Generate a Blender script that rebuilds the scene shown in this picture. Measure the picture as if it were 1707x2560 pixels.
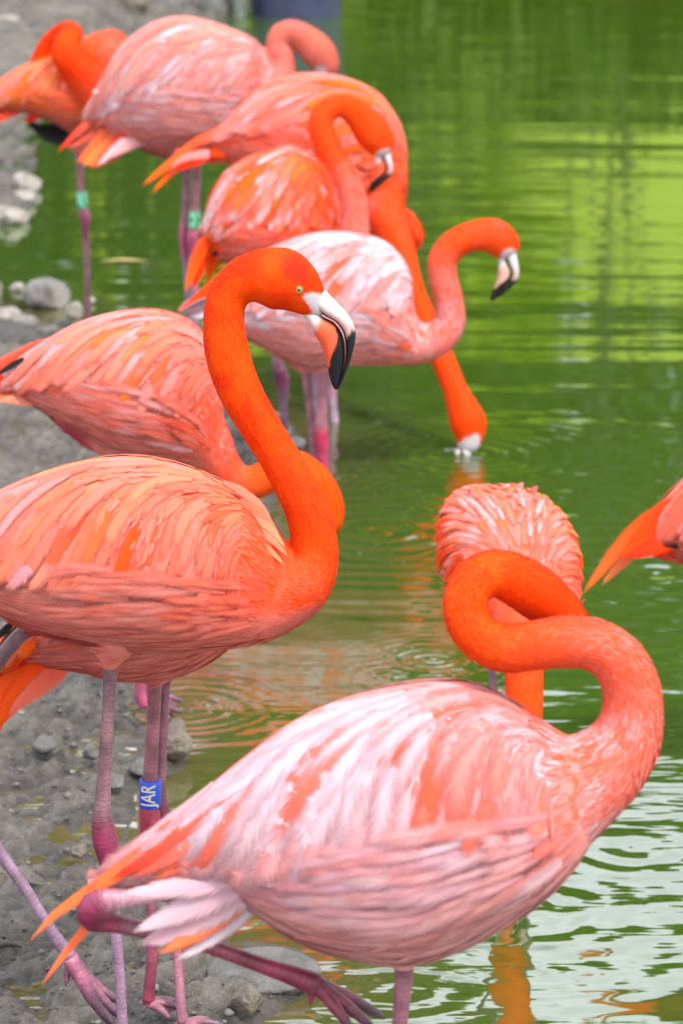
import bpy, math
import numpy as np
from mathutils import Vector

# ------------------------------------------------------------------ clearing
for o in list(bpy.data.objects):
    bpy.data.objects.remove(o, do_unlink=True)
SC = bpy.context.scene
COL = SC.collection
RNG = np.random.default_rng(7)

# ------------------------------------------------------------------ camera
HC = 1.74                       # eye level above the water
FPX = 8313.0                    # focal length in photograph pixels
PW, PH = 1707.0, 2560.0
PITCH = math.radians(13.92)
cam = bpy.data.cameras.new("camera")
cam.sensor_fit = 'VERTICAL'
cam.sensor_height = 36.0
cam.sensor_width = 24.0
cam.lens = FPX / PH * 36.0
cam.clip_start = 0.1
cam.clip_end = 400.0
cam.dof.use_dof = True
cam.dof.focus_distance = 4.06
cam.dof.aperture_fstop = 9.5
camo = bpy.data.objects.new("camera", cam)
COL.objects.link(camo)
camo.location = (0, 0, HC)
camo.rotation_euler = (math.radians(90) - PITCH, 0, 0)
SC.camera = camo

# ------------------------------------------------------------------ sky and sun
SUN_EL, SUN_AZ = math.radians(55), math.radians(146)      # azimuth from +Y (view direction) towards +X
W = bpy.data.worlds.new("World")
SC.world = W
W.use_nodes = True
nt = W.node_tree
nt.nodes.clear()
out = nt.nodes.new("ShaderNodeOutputWorld")
bg = nt.nodes.new("ShaderNodeBackground")
sky = nt.nodes.new("ShaderNodeTexSky")
sky.sky_type = 'NISHITA'
sky.sun_disc = False
sky.sun_elevation = SUN_EL
sky.sun_rotation = SUN_AZ
sky.air_density = 1.0
sky.dust_density = 2.0
tc = nt.nodes.new("ShaderNodeTexCoord")
mp = nt.nodes.new("ShaderNodeMapping")
mp.inputs['Scale'].default_value = (1.2, 1.2, 3.0)
cn = nt.nodes.new("ShaderNodeTexNoise")
cn.inputs['Scale'].default_value = 1.6
cn.inputs['Detail'].default_value = 6
cr = nt.nodes.new("ShaderNodeValToRGB")
cr.color_ramp.elements[0].position = 0.30
cr.color_ramp.elements[1].position = 0.52
mx = nt.nodes.new("ShaderNodeMix")
mx.data_type = 'RGBA'
mx.inputs['B'].default_value = (17.0, 17.6, 19.0, 1)       # bright thin cloud
nt.links.new(tc.outputs['Generated'], mp.inputs['Vector'])
nt.links.new(mp.outputs['Vector'], cn.inputs['Vector'])
nt.links.new(cn.outputs['Fac'], cr.inputs['Fac'])
nt.links.new(cr.outputs['Color'], mx.inputs['Factor'])
nt.links.new(sky.outputs['Color'], mx.inputs['A'])
nt.links.new(mx.outputs['Result'], bg.inputs['Color'])
bg.inputs['Strength'].default_value = 0.10
nt.links.new(bg.outputs['Background'], out.inputs['Surface'])

sun = bpy.data.lights.new("sun", 'SUN')
sun.energy = 3.2
sun.angle = math.radians(9)
sun.color = (1.0, 0.94, 0.85)
suno = bpy.data.objects.new("sun", sun)
COL.objects.link(suno)
sd = Vector((math.sin(SUN_AZ) * math.cos(SUN_EL), math.cos(SUN_AZ) * math.cos(SUN_EL), math.sin(SUN_EL)))
suno.rotation_euler = sd.to_track_quat('Z', 'Y').to_euler()
suno.location = (0, 0, 30)

SC.view_settings.view_transform = 'Standard'
SC.view_settings.look = 'None'
SC.view_settings.exposure = 0.54
SC.view_settings.gamma = 1.0
SC.view_settings.use_curve_mapping = False
SC.render.engine = 'CYCLES'
SC.cycles.transparent_max_bounces = 32

# ------------------------------------------------------------------ photograph measuring helpers
CP, SP = math.cos(PITCH), math.sin(PITCH)
def ray(px, py):
    a = (px - PW / 2) / FPX
    b = (PH / 2 - py) / FPX
    # camera axes: right +X, up (0,SP,CP), forward (0,CP,-SP)
    return np.array([a, CP + b * SP, -SP + b * CP])
CAM = np.array([0.0, 0.0, HC])
def at_dist(px, py, dist):
    r = ray(px, py)
    return CAM + r * (dist / r[1])
def on_ground(px, py, z=0.0):
    r = ray(px, py)
    return CAM + r * ((z - HC) / r[2])

def lin(r, g=None, b=None):
    c = np.array([r, g, b], float) / 255.0
    return np.where(c <= 0.04045, c / 12.92, ((c + 0.055) / 1.055) ** 2.4)

def unit(v):
    v = np.asarray(v, float)
    return v / (np.linalg.norm(v, axis=-1, keepdims=True) + 1e-12)

def catmull(P, n):
    """P (k,d) -> (n,d) points on a centripetal-ish Catmull-Rom through P, even in chord length"""
    P = np.asarray(P, float)
    k = len(P)
    ext = np.vstack([2 * P[0] - P[1], P, 2 * P[-1] - P[-2]])
    L = np.concatenate([[0], np.cumsum(np.linalg.norm(np.diff(P[:, :3], axis=0), axis=1))])
    L = L / L[-1]
    t = np.linspace(0, 1, n)
    i = np.clip(np.searchsorted(L, t, side='right') - 1, 0, k - 2)
    f = ((t - L[i]) / (L[i + 1] - L[i] + 1e-12))[:, None]
    p0, p1, p2, p3 = ext[i], ext[i + 1], ext[i + 2], ext[i + 3]
    return 0.5 * (2 * p1 + (p2 - p0) * f + (2 * p0 - 5 * p1 + 4 * p2 - p3) * f ** 2 + (3 * p1 - p0 - 3 * p2 + p3) * f ** 3)

def smooth(x, a, b):
    t = np.clip((np.asarray(x, float) - a) / (b - a), 0, 1)
    return t * t * (3 - 2 * t)

_tab = np.random.default_rng(3).random((64, 64, 64))
def vnoise(p):
    """smooth value noise in [0,1]; p (n,3)"""
    p = np.asarray(p, float)
    i = np.floor(p).astype(int)
    f = p - i
    f = f * f * (3 - 2 * f)
    r = 0
    for dx in (0, 1):
        for dy in (0, 1):
            for dz in (0, 1):
                w = (f[:, 0] if dx else 1 - f[:, 0]) * (f[:, 1] if dy else 1 - f[:, 1]) * (f[:, 2] if dz else 1 - f[:, 2])
                r = r + w * _tab[(i[:, 0] + dx) % 64, (i[:, 1] + dy) % 64, (i[:, 2] + dz) % 64]
    return r
def fbm(p, o=4):
    p = np.asarray(p, float)
    s = 0; a = 0.5; tot = 0
    for k in range(o):
        s = s + a * vnoise(p * 2 ** k + 11.3 * k); tot += a; a *= 0.5
    return s / tot

# ------------------------------------------------------------------ object helpers
def mesh_from(name, V, F, cols=None, uv=None, shade=True):
    me = bpy.data.meshes.new(name)
    V = np.asarray(V, np.float32)
    if isinstance(F, np.ndarray):
        nf, k = F.shape
        me.vertices.add(len(V)); me.vertices.foreach_set("co", V.ravel())
        me.loops.add(nf * k); me.loops.foreach_set("vertex_index", F.astype(np.int32).ravel())
        me.polygons.add(nf)
        me.polygons.foreach_set("loop_start", np.arange(0, nf * k, k, dtype=np.int32))
        me.polygons.foreach_set("loop_total", np.full(nf, k, np.int32))
        me.update(calc_edges=True)
    else:
        me.from_pydata([tuple(v) for v in V], [], [tuple(f) for f in F])
    if cols is not None:
        at = me.color_attributes.new("Col", 'FLOAT_COLOR', 'POINT')
        c = np.ones((len(V), 4), np.float32); c[:, :3] = cols
        at.data.foreach_set("color", c.ravel())
    if uv is not None:
        ul = me.uv_layers.new(name="UVMap")
        li = np.empty(len(me.loops), np.int32); me.loops.foreach_get("vertex_index", li)
        ul.data.foreach_set("uv", np.asarray(uv, np.float32)[li].ravel())
    if shade:
        me.polygons.foreach_set("use_smooth", np.ones(len(me.polygons), bool))
    return me

def link(name, me, mat=None, parent=None, kind=None):
    o = bpy.data.objects.new(name, me)
    COL.objects.link(o)
    if mat is not None and me is not None and len(me.materials) == 0:
        me.materials.append(mat)
    if parent is not None:
        o.parent = parent
    if kind:
        o["kind"] = kind
    return o

def local(V, root):
    return np.asarray(V, float) - np.array(root.location)

def tag(o, label, cat, group=None):
    o["label"] = label; o["category"] = cat
    if group: o["group"] = group
    return o

def empty(name, loc):
    o = bpy.data.objects.new(name, None)
    o.empty_display_size = 0.05
    COL.objects.link(o)
    o.location = tuple(float(x) for x in loc)
    return o

def frames(P, side0):
    """parallel transported frames along a polyline"""
    P = np.asarray(P, float)
    T = unit(np.gradient(P, axis=0))
    S = np.zeros_like(P); U = np.zeros_like(P)
    s = np.asarray(side0, float)
    for i in range(len(P)):
        s = s - T[i] * np.dot(s, T[i])
        s = s / (np.linalg.norm(s) + 1e-12)
        S[i] = s; U[i] = np.cross(T[i], s)
    return T, S, U

def tube(P, R, side0, seg=16, squash=None, cap=True):
    P = np.asarray(P, float); R = np.asarray(R, float)
    T, S, U = frames(P, side0)
    n = len(P)
    a = np.linspace(0, 2 * np.pi, seg, endpoint=False)
    q = np.ones(n) if squash is None else np.asarray(squash, float)
    V = (P[:, None, :] + R[:, None, None] * (np.cos(a)[None, :, None] * U[:, None, :]
         + q[:, None, None] * np.sin(a)[None, :, None] * S[:, None, :])).reshape(-1, 3)
    F = []
    for i in range(n - 1):
        for j in range(seg):
            k = (j + 1) % seg
            F.append((i * seg + j, i * seg + k, (i + 1) * seg + k, (i + 1) * seg + j))
    if cap:
        V = np.vstack([V, P[0] - T[0] * R[0] * .5, P[-1] + T[-1] * R[-1] * .5])
        b = n * seg
        for j in range(seg):
            k = (j + 1) % seg
            F.append((k, j, b)); F.append(((n - 1) * seg + j, (n - 1) * seg + k, b + 1))
    return V, F

def join(parts):
    V = []; F = []; o = 0
    for v, f in parts:
        V.append(v); F += [tuple(i + o for i in g) for g in f]; o += len(v)
    return np.vstack(V), F

# ------------------------------------------------------------------ materials
def new_mat(name):
    m = bpy.data.materials.new(name)
    m.use_nodes = True
    n = m.node_tree
    b = n.nodes['Principled BSDF']
    return m, n, b
def N(nt_, t, **kw):
    x = nt_.nodes.new(t)
    for k, v in kw.items():
        if hasattr(x, k) and k not in x.inputs:
            setattr(x, k, v)
        else:
            x.inputs[k].default_value = v
    return x

def mat_feather(name, barbs, e_edge=.56, e_tip=.22, amp=1.1):
    m, n, b = new_mat(name)
    at = N(n, "ShaderNodeAttribute", attribute_name="Col")
    b.inputs['Roughness'].default_value = 0.62
    b.inputs['Specular IOR Level'].default_value = 0.10
    b.inputs['Sheen Weight'].default_value = 0.03
    b.inputs['Sheen Roughness'].default_value = 0.4
    tr = N(n, "ShaderNodeBsdfTranslucent")
    ms = N(n, "ShaderNodeMixShader"); ms.inputs[0].default_value = 0.12
    o = n.nodes['Material Output']
    if barbs:
        uv = N(n, "ShaderNodeTexCoord")
        sx = N(n, "ShaderNodeSeparateXYZ")
        ab = N(n, "ShaderNodeMath", operation='ABSOLUTE')
        m1 = N(n, "ShaderNodeMath", operation='MULTIPLY'); m1.inputs[1].default_value = 60
        m2 = N(n, "ShaderNodeMath", operation='MULTIPLY_ADD'); m2.inputs[1].default_value = -16
        oi = N(n, "ShaderNodeObjectInfo")
        cb = N(n, "ShaderNodeCombineXYZ")
        no = N(n, "ShaderNodeTexNoise"); no.inputs['Scale'].default_value = 1.0; no.inputs['Detail'].default_value = 2
        mr = N(n, "ShaderNodeMapRange"); mr.inputs[1].default_value = .25; mr.inputs[2].default_value = .75; mr.inputs[3].default_value = .90; mr.inputs[4].default_value = 1.07
        n.links.new(uv.outputs['UV'], sx.inputs[0])
        n.links.new(sx.outputs['Y'], ab.inputs[0])
        n.links.new(sx.outputs['X'], m1.inputs[0])
        n.links.new(ab.outputs[0], m2.inputs[0]); n.links.new(m1.outputs[0], m2.inputs[2])
        n.links.new(m2.outputs[0], cb.inputs[0])
        n.links.new(sx.outputs['Y'], cb.inputs[1])
        mo = N(n, "ShaderNodeMath", operation='MULTIPLY'); mo.inputs[1].default_value = 90
        n.links.new(oi.outputs['Random'], mo.inputs[0]); n.links.new(mo.outputs[0], cb.inputs[2])
        n.links.new(cb.outputs[0], no.inputs['Vector'])
        n.links.new(no.outputs['Fac'], mr.inputs[0])
        vm = N(n, "ShaderNodeVectorMath", operation='SCALE')
        n.links.new(at.outputs['Color'], vm.inputs[0]); n.links.new(mr.outputs[0], vm.inputs['Scale'])
        src = vm.outputs[0]
        bp = N(n, "ShaderNodeBump"); bp.inputs['Strength'].default_value = .35; bp.inputs['Distance'].default_value = .001
        n.links.new(no.outputs['Fac'], bp.inputs['Height']); n.links.new(bp.outputs[0], b.inputs['Normal'])
    else:
        src = at.outputs['Color']
    if barbs:
        def mth(op, a, c):
            x = N(n, "ShaderNodeMath", operation=op)
            for i_, v_ in enumerate((a, c)):
                if isinstance(v_, (int, float)): x.inputs[i_].default_value = v_
                else: n.links.new(v_, x.inputs[i_])
            return x.outputs[0]
        nz_ = mth('SUBTRACT', no.outputs['Fac'], .5)
        ed = mth('ADD', mth('SUBTRACT', 1.0, ab.outputs[0]), mth('MULTIPLY', nz_, amp))
        tp_ = mth('ADD', mth('SUBTRACT', 1.0, sx.outputs['X']), mth('MULTIPLY', nz_, amp * .35))
        e1 = N(n, "ShaderNodeMapRange", interpolation_type='SMOOTHSTEP'); e1.inputs[1].default_value = .0; e1.inputs[2].default_value = e_edge; n.links.new(ed, e1.inputs[0])
        e2 = N(n, "ShaderNodeMapRange", interpolation_type='SMOOTHSTEP'); e2.inputs[1].default_value = .0; e2.inputs[2].default_value = e_tip; n.links.new(tp_, e2.inputs[0])
        alpha = mth('MULTIPLY', e1.outputs[0], e2.outputs[0])
        tpn = N(n, "ShaderNodeBsdfTransparent")
        msa = N(n, "ShaderNodeMixShader"); n.links.new(alpha, msa.inputs[0]); n.links.new(tpn.outputs[0], msa.inputs[1])
    n.links.new(src, b.inputs['Base Color'])
    n.links.new(src, tr.inputs['Color'])
    n.links.new(src, b.inputs['Sheen Tint'])
    n.links.new(b.outputs[0], ms.inputs[1]); n.links.new(tr.outputs[0], ms.inputs[2])
    if barbs:
        n.links.new(ms.outputs[0], msa.inputs[2]); n.links.new(msa.outputs[0], o.inputs['Surface'])
    else:
        n.links.new(ms.outputs[0], o.inputs['Surface'])
    return m
M_FEATHER = mat_feather("feather_vane", True)
M_SOFT = mat_feather("soft_contour_feather", True, .90, .42, 1.2)
M_QUILL = mat_feather("quill_vane", True, .45, .12, .85)
M_DOWN = mat_feather("down", False)

def mat_body():
    m, n, b = new_mat("flamingo_skin")
    at = N(n, "ShaderNodeAttribute", attribute_name="Col")
    b.inputs['Roughness'].default_value = .75
    b.inputs['Specular IOR Level'].default_value = .08
    n.links.new(at.outputs['Color'], b.inputs['Base Color'])
    return m
M_BODY = mat_body()

def mat_leg():
    m, n, b = new_mat("leg_skin")
    at = N(n, "ShaderNodeAttribute", attribute_name="Col")
    uv = N(n, "ShaderNodeTexCoord")
    sx = N(n, "ShaderNodeSeparateXYZ"); n.links.new(uv.outputs['UV'], sx.inputs[0])
    wv = N(n, "ShaderNodeTexVoronoi", voronoi_dimensions='2D', feature='DISTANCE_TO_EDGE'); wv.inputs['Scale'].default_value = 1.0
    n.links.new(uv.outputs['UV'], wv.inputs['Vector'])
    mr = N(n, "ShaderNodeMapRange"); mr.inputs[1].default_value = 0; mr.inputs[2].default_value = .14; mr.inputs[3].default_value = .74; mr.inputs[4].default_value = 1.0
    n.links.new(wv.outputs['Distance'], mr.inputs[0])
    fr = N(n, "ShaderNodeMath", operation='FRACT'); m3 = N(n, "ShaderNodeMath", operation='MULTIPLY'); m3.inputs[1].default_value = .62
    n.links.new(sx.outputs['Y'], m3.inputs[0]); n.links.new(m3.outputs[0], fr.inputs[0])
    pp = N(n, "ShaderNodeMath", operation='PINGPONG'); pp.inputs[1].default_value = .5; n.links.new(fr.outputs[0], pp.inputs[0])
    m4 = N(n, "ShaderNodeMapRange"); m4.inputs[1].default_value = .0; m4.inputs[2].default_value = .16; m4.inputs[3].default_value = .76; n.links.new(pp.outputs[0], m4.inputs[0])
    no = N(n, "ShaderNodeTexNoise"); no.inputs['Scale'].default_value = 45; no.inputs['Detail'].default_value = 5; n.links.new(uv.outputs['Object'], no.inputs['Vector'])
    m2 = N(n, "ShaderNodeMapRange"); m2.inputs[1].default_value = .3; m2.inputs[2].default_value = .7; m2.inputs[3].default_value = .55; m2.inputs[4].default_value = 1.3; n.links.new(no.outputs['Fac'], m2.inputs[0])
    mu0 = N(n, "ShaderNodeMath", operation='MULTIPLY'); n.links.new(mr.outputs[0], mu0.inputs[0]); n.links.new(m4.outputs[0], mu0.inputs[1])
    mu = N(n, "ShaderNodeMath", operation='MULTIPLY'); n.links.new(mu0.outputs[0], mu.inputs[0]); n.links.new(m2.outputs[0], mu.inputs[1])
    vm = N(n, "ShaderNodeVectorMath", operation='SCALE')
    n.links.new(at.outputs['Color'], vm.inputs[0]); n.links.new(mu.outputs[0], vm.inputs['Scale'])
    n.links.new(vm.outputs[0], b.inputs['Base Color'])
    b.inputs['Roughness'].default_value = .45
    b.inputs['Subsurface Weight'].default_value = .08
    b.inputs['Subsurface Radius'].default_value = (.01, .004, .003)
    bp = N(n, "ShaderNodeBump"); bp.inputs['Strength'].default_value = .5; bp.inputs['Distance'].default_value = .0012
    n.links.new(mu0.outputs[0], bp.inputs['Height']); n.links.new(bp.outputs[0], b.inputs['Normal'])
    return m
M_LEG = mat_leg()

def mat_bill():
    m, n, b = new_mat("bill_horn")
    at = N(n, "ShaderNodeAttribute", attribute_name="Col")
    tcx = N(n, "ShaderNodeTexCoord")
    no = N(n, "ShaderNodeTexNoise"); no.inputs['Scale'].default_value = 150; no.inputs['Detail'].default_value = 4
    n.links.new(tcx.outputs['Object'], no.inputs['Vector'])
    m2 = N(n, "ShaderNodeMapRange"); m2.inputs[3].default_value = .75; m2.inputs[4].default_value = 1.2; n.links.new(no.outputs['Fac'], m2.inputs[0])
    vm = N(n, "ShaderNodeVectorMath", operation='SCALE')
    n.links.new(at.outputs['Color'], vm.inputs[0]); n.links.new(m2.outputs[0], vm.inputs['Scale'])
    n.links.new(vm.outputs[0], b.inputs['Base Color'])
    b.inputs['Roughness'].default_value = .42
    b.inputs['Specular IOR Level'].default_value = .2
    bp = N(n, "ShaderNodeBump"); bp.inputs['Strength'].default_value = .25; bp.inputs['Distance'].default_value = .0008
    n.links.new(no.outputs['Fac'], bp.inputs['Height']); n.links.new(bp.outputs[0], b.inputs['Normal'])
    return m
M_BILL = mat_bill()

def mat_plain(name, col, rough=.5, noise=0, nscale=50, bump=0.0, metallic=0):
    m, n, b = new_mat(name)
    b.inputs['Roughness'].default_value = rough
    b.inputs['Metallic'].default_value = metallic
    if noise or bump:
        tcx = N(n, "ShaderNodeTexCoord")
        no = N(n, "ShaderNodeTexNoise"); no.inputs['Scale'].default_value = nscale; no.inputs['Detail'].default_value = 6
        n.links.new(tcx.outputs['Object'], no.inputs['Vector'])
        m2 = N(n, "ShaderNodeMapRange"); m2.inputs[1].default_value = .3; m2.inputs[2].default_value = .7
        m2.inputs[3].default_value = 1 - noise; m2.inputs[4].default_value = 1 + noise; n.links.new(no.outputs['Fac'], m2.inputs[0])
        vm = N(n, "ShaderNodeVectorMath", operation='SCALE'); vm.inputs[0].default_value = col
        n.links.new(m2.outputs[0], vm.inputs['Scale']); n.links.new(vm.outputs[0], b.inputs['Base Color'])
        bp = N(n, "ShaderNodeBump"); bp.inputs['Strength'].default_value = 1; bp.inputs['Distance'].default_value = bump
        n.links.new(no.outputs['Fac'], bp.inputs['Height']); n.links.new(bp.outputs[0], b.inputs['Normal'])
    else:
        b.inputs['Base Color'].default_value = (*col, 1)
    return m
M_IRIS = mat_plain("iris", (.24, .24, .09), .3)
M_PUPIL = mat_plain("pupil", (.01, .01, .008), .1)
M_GREEN = mat_plain("green_band_plastic", (.01, .22, .11), .35, .2, 200, .0002)
M_GREENTXT = mat_plain("green_band_print", (.30, .62, .47), .4)
M_BLUE = mat_plain("blue_band_plastic", (.012, .06, .52), .35, .12, 200, .0002)
M_BLUETXT = mat_plain("blue_band_engraving", (.55, .50, .38), .5)

# ------------------------------------------------------------------ the ground, shore and water
def poly_sd(P, X, Y):
    """signed distance to polygon (positive inside)"""
    P = np.asarray(P, float)[:, :2]
    d = np.full(X.shape, 1e9); ins = np.zeros(X.shape, bool)
    n = len(P)
    for i in range(n):
        a = P[i]; b = P[(i + 1) % n]
        e = b - a
        wx = X - a[0]; wy = Y - a[1]
        t = np.clip((wx * e[0] + wy * e[1]) / (e @ e + 1e-12), 0, 1)
        d = np.minimum(d, (wx - e[0] * t) ** 2 + (wy - e[1] * t) ** 2)
        c = (a[1] <= Y) != (b[1] <= Y)
        with np.errstate(divide='ignore', invalid='ignore'):
            xi = a[0] + (Y - a[1]) / (b[1] - a[1] + 1e-15) * e[0]
        ins ^= c & (X < xi)
    d = np.sqrt(d)
    return np.where(ins, d, -d)

shoreA = [(-400, 760), (0, 765), (50, 780), (95, 812), (140, 824), (185, 815), (260, 850), (380, 900), (560, 985), (670, 1022), (720, 1068), (772, 1112),
          (748, 1180), (660, 1290), (565, 1430), (490, 1570), (425, 1700), (392, 1765), (405, 1800), (455, 1835), (470, 1885), (440, 1925), (385, 1950), (350, 2000), (315, 2050),
          (330, 2120), (400, 2215), (480, 2300), (545, 2345), (680, 2348), (742, 2376), (790, 2420), (762, 2480), (700, 2518), (650, 2575), (640, 2750), (720, 3200)]
shoreB = [(-500, 575), (0, 566), (60, 553), (72, 505), (95, 450), (88, 352), (112, 305), (200, 230), (335, 120), (420, 68), (500, 50), (590, 44), (640, 22), (690, -30)]
PA = [on_ground(*p)[:2] for p in shoreA] + [(0.2, 1.0), (-40, 1.0), (-40, on_ground(0, 760)[1] + .2)]
PB = [on_ground(*p)[:2] for p in shoreB] + [(-0.6, 24.5), (-40, 24.5), (-40, on_ground(0, 566)[1])]

def height(X, Y):
    sh = X.shape
    X = X.ravel(); Y = Y.ravel()
    p2 = np.stack([X, Y, np.zeros_like(X)], 1)
    wob = (fbm(p2 * 9, 4) - .5) * .10
    dA = poly_sd(PA, X, Y) + wob * .7
    dB = poly_sd(PB, X, Y) + wob * 1.6
    dF = (Y - 24.0) + (fbm(p2 * .5, 3) - .5) * 2.0
    rough = (fbm(p2 * 14, 5) - .5)
    fine = (fbm(p2 * 55 + 4, 3) - .5)
    ridg = 1 - np.abs(fbm(p2 * 22 + 9, 3) - .5) * 4
    bumps = (fbm(p2 * 4.5 + 2, 2) - .5) * .035 + rough * .046 + fine * .034 + np.clip(ridg, 0, 1) * .010 - .009
    zA = np.where(dA > 0, np.minimum(dA * .16, .014) + np.minimum(dA, .35) * .012 + bumps * smooth(dA, 0, .06), dA * .35)
    zB = np.where(dB > 0, np.minimum(dB * .22, .05) + np.clip(dB - .2, 0, 6) * .10 + bumps * 2.0 * smooth(dB, 0, .08), dB * .35)
    zF = np.where(dF > 0, np.minimum(dF * .25, .25) + np.clip(dF - 1, 0, 8.5) * .50 + np.clip(dF - 9.5, 0, 60) * .02, dF * .35)
    z = np.maximum(np.maximum(np.maximum(zA, zB), zF), -.45)
    return z.reshape(sh)

xs = np.concatenate([np.linspace(-120, -8, 16)[:-1], np.linspace(-8, -1.35, 30)[:-1], np.linspace(-1.35, .32, 215)[:-1], np.linspace(.32, 1.2, 40)[:-1], np.linspace(1.2, 8, 26)[:-1], np.linspace(8, 120, 16)])
ys = np.concatenate([np.linspace(-60, 2.4, 20)[:-1], np.linspace(2.4, 6.2, 420)[:-1], np.linspace(6.2, 12, 280)[:-1], np.linspace(12, 23, 120)[:-1], np.linspace(23, 40, 40)[:-1], np.linspace(40, 260, 20)])
GX, GY = np.meshgrid(xs, ys)
GZ = height(GX, GY)
def grid_faces(nx, ny):
    i = np.arange(nx - 1)[None, :] + np.arange(ny - 1)[:, None] * nx
    return np.stack([i, i + 1, i + nx + 1, i + nx], -1).reshape(-1, 4)
def ground_z(x, y):
    return float(height(np.array([float(x)]), np.array([float(y)]))[0])

def mat_mud():
    m, n, b = new_mat("wet_mud")
    tcx = N(n, "ShaderNodeTexCoord")
    def noise(s, d=6, r=.6):
        x = N(n, "ShaderNodeTexNoise"); x.inputs['Scale'].default_value = s; x.inputs['Detail'].default_value = d; x.inputs['Roughness'].default_value = r
        n.links.new(tcx.outputs['Object'], x.inputs['Vector']); return x
    a = noise(7); c = noise(38, 8, .7); e = noise(160, 4)
    r1 = N(n, "ShaderNodeValToRGB")
    el = r1.color_ramp.elements
    el[0].position = .36; el[0].color = (.028, .026, .024, 1)
    el[1].position = .66; el[1].color = (.215, .19, .155, 1)
    q = el.new(.5); q.color = (.118, .104, .086, 1)
    ad = N(n, "ShaderNodeMath", operation='MULTIPLY_ADD'); ad.inputs[1].default_value = .45
    n.links.new(a.outputs['Fac'], ad.inputs[0])
    h2 = N(n, "ShaderNodeMath", operation='MULTIPLY'); h2.inputs[1].default_value = .55; n.links.new(c.outputs['Fac'], h2.inputs[0])
    n.links.new(h2.outputs[0], ad.inputs[2])
    n.links.new(ad.outputs[0], r1.inputs['Fac'])
    mixc = N(n, "ShaderNodeMix", data_type='RGBA'); mixc.inputs['B'].default_value = (.20, .165, .12, 1)
    b2 = noise(3.1, 3); mr = N(n, "ShaderNodeMapRange"); mr.inputs[1].default_value = .5; mr.inputs[2].default_value = .7; mr.inputs[4].default_value = .45
    n.links.new(b2.outputs['Fac'], mr.inputs[0]); n.links.new(mr.outputs[0], mixc.inputs['Factor'])
    n.links.new(r1.outputs['Color'], mixc.inputs['A'])
    # far bank carries grass
    sx = N(n, "ShaderNodeSeparateXYZ"); n.links.new(tcx.outputs['Object'], sx.inputs[0])
    gr = N(n, "ShaderNodeMapRange"); gr.inputs[1].default_value = 23.6; gr.inputs[2].default_value = 24.6; n.links.new(sx.outputs['Y'], gr.inputs[0])
    mg = N(n, "ShaderNodeMix", data_type='RGBA'); mg.inputs['B'].default_value = (.30, .41, .025, 1)
    n.links.new(gr.outputs[0], mg.inputs['Factor']); n.links.new(mixc.outputs['Result'], mg.inputs['A'])
    wz = N(n, "ShaderNodeMapRange"); wz.inputs[1].default_value = .0; wz.inputs[2].default_value = .022; wz.inputs[3].default_value = .5; wz.inputs[4].default_value = 1.0
    n.links.new(sx.outputs['Z'], wz.inputs[0])
    wv_ = N(n, "ShaderNodeVectorMath", operation='SCALE'); n.links.new(mg.outputs['Result'], wv_.inputs[0]); n.links.new(wz.outputs[0], wv_.inputs['Scale'])
    n.links.new(wv_.outputs[0], b.inputs['Base Color'])
    w = noise(11, 5, .65); rr = N(n, "ShaderNodeMapRange"); rr.inputs[1].default_value = .38; rr.inputs[2].default_value = .62; rr.inputs[3].default_value = .12; rr.inputs[4].default_value = .6
    n.links.new(w.outputs['Fac'], rr.inputs[0]); wr = N(n, "ShaderNodeMath", operation='MULTIPLY'); n.links.new(rr.outputs[0], wr.inputs[0]); n.links.new(wz.outputs[0], wr.inputs[1]); n.links.new(wr.outputs[0], b.inputs['Roughness'])
    b.inputs['Specular IOR Level'].default_value = .6
    bp = N(n, "ShaderNodeBump"); bp.inputs['Strength'].default_value = 1.0; bp.inputs['Distance'].default_value = .022
    n.links.new(c.outputs['Fac'], bp.inputs['Height'])
    bp2 = N(n, "ShaderNodeBump"); bp2.inputs['Strength'].default_value = .7; bp2.inputs['Distance'].default_value = .004
    n.links.new(e.outputs['Fac'], bp2.inputs['Height']); n.links.new(bp.outputs[0], bp2.inputs['Normal'])
    n.links.new(bp2.outputs[0], b.inputs['Normal'])
    return m
ground = link("ground", mesh_from("ground", np.stack([GX, GY, GZ], -1).reshape(-1, 3), grid_faces(len(xs), len(ys))), mat_mud(), kind="structure")
ground["label"] = "grey wet mud bank along the left of the pond"

RINGS = []      # (x, y, amplitude, wavelength, reach)
def ring(px, py, amp, lam, reach):
    p = on_ground(px, py); RINGS.append((p[0], p[1], amp, lam, reach))
ring(1165, 1137, .0014, .05, .16)
ring(1262, 2262, .0004, .06, .3)
ring(1575, 2120, .0005, .065, .2)
ring(1085, 1650, .0012, .03, .07)
ring(1010, 1700, .0010, .03, .07)
ring(960, 1330, .0012, .07, .30)
ring(800, 1190, .0005, .04, .2)
ring(460, 1775, .0006, .035, .12)
ring(1010, 2480, .0005, .06, .2)
ring(1640, 1430, .0007, .08, .4)

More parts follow.
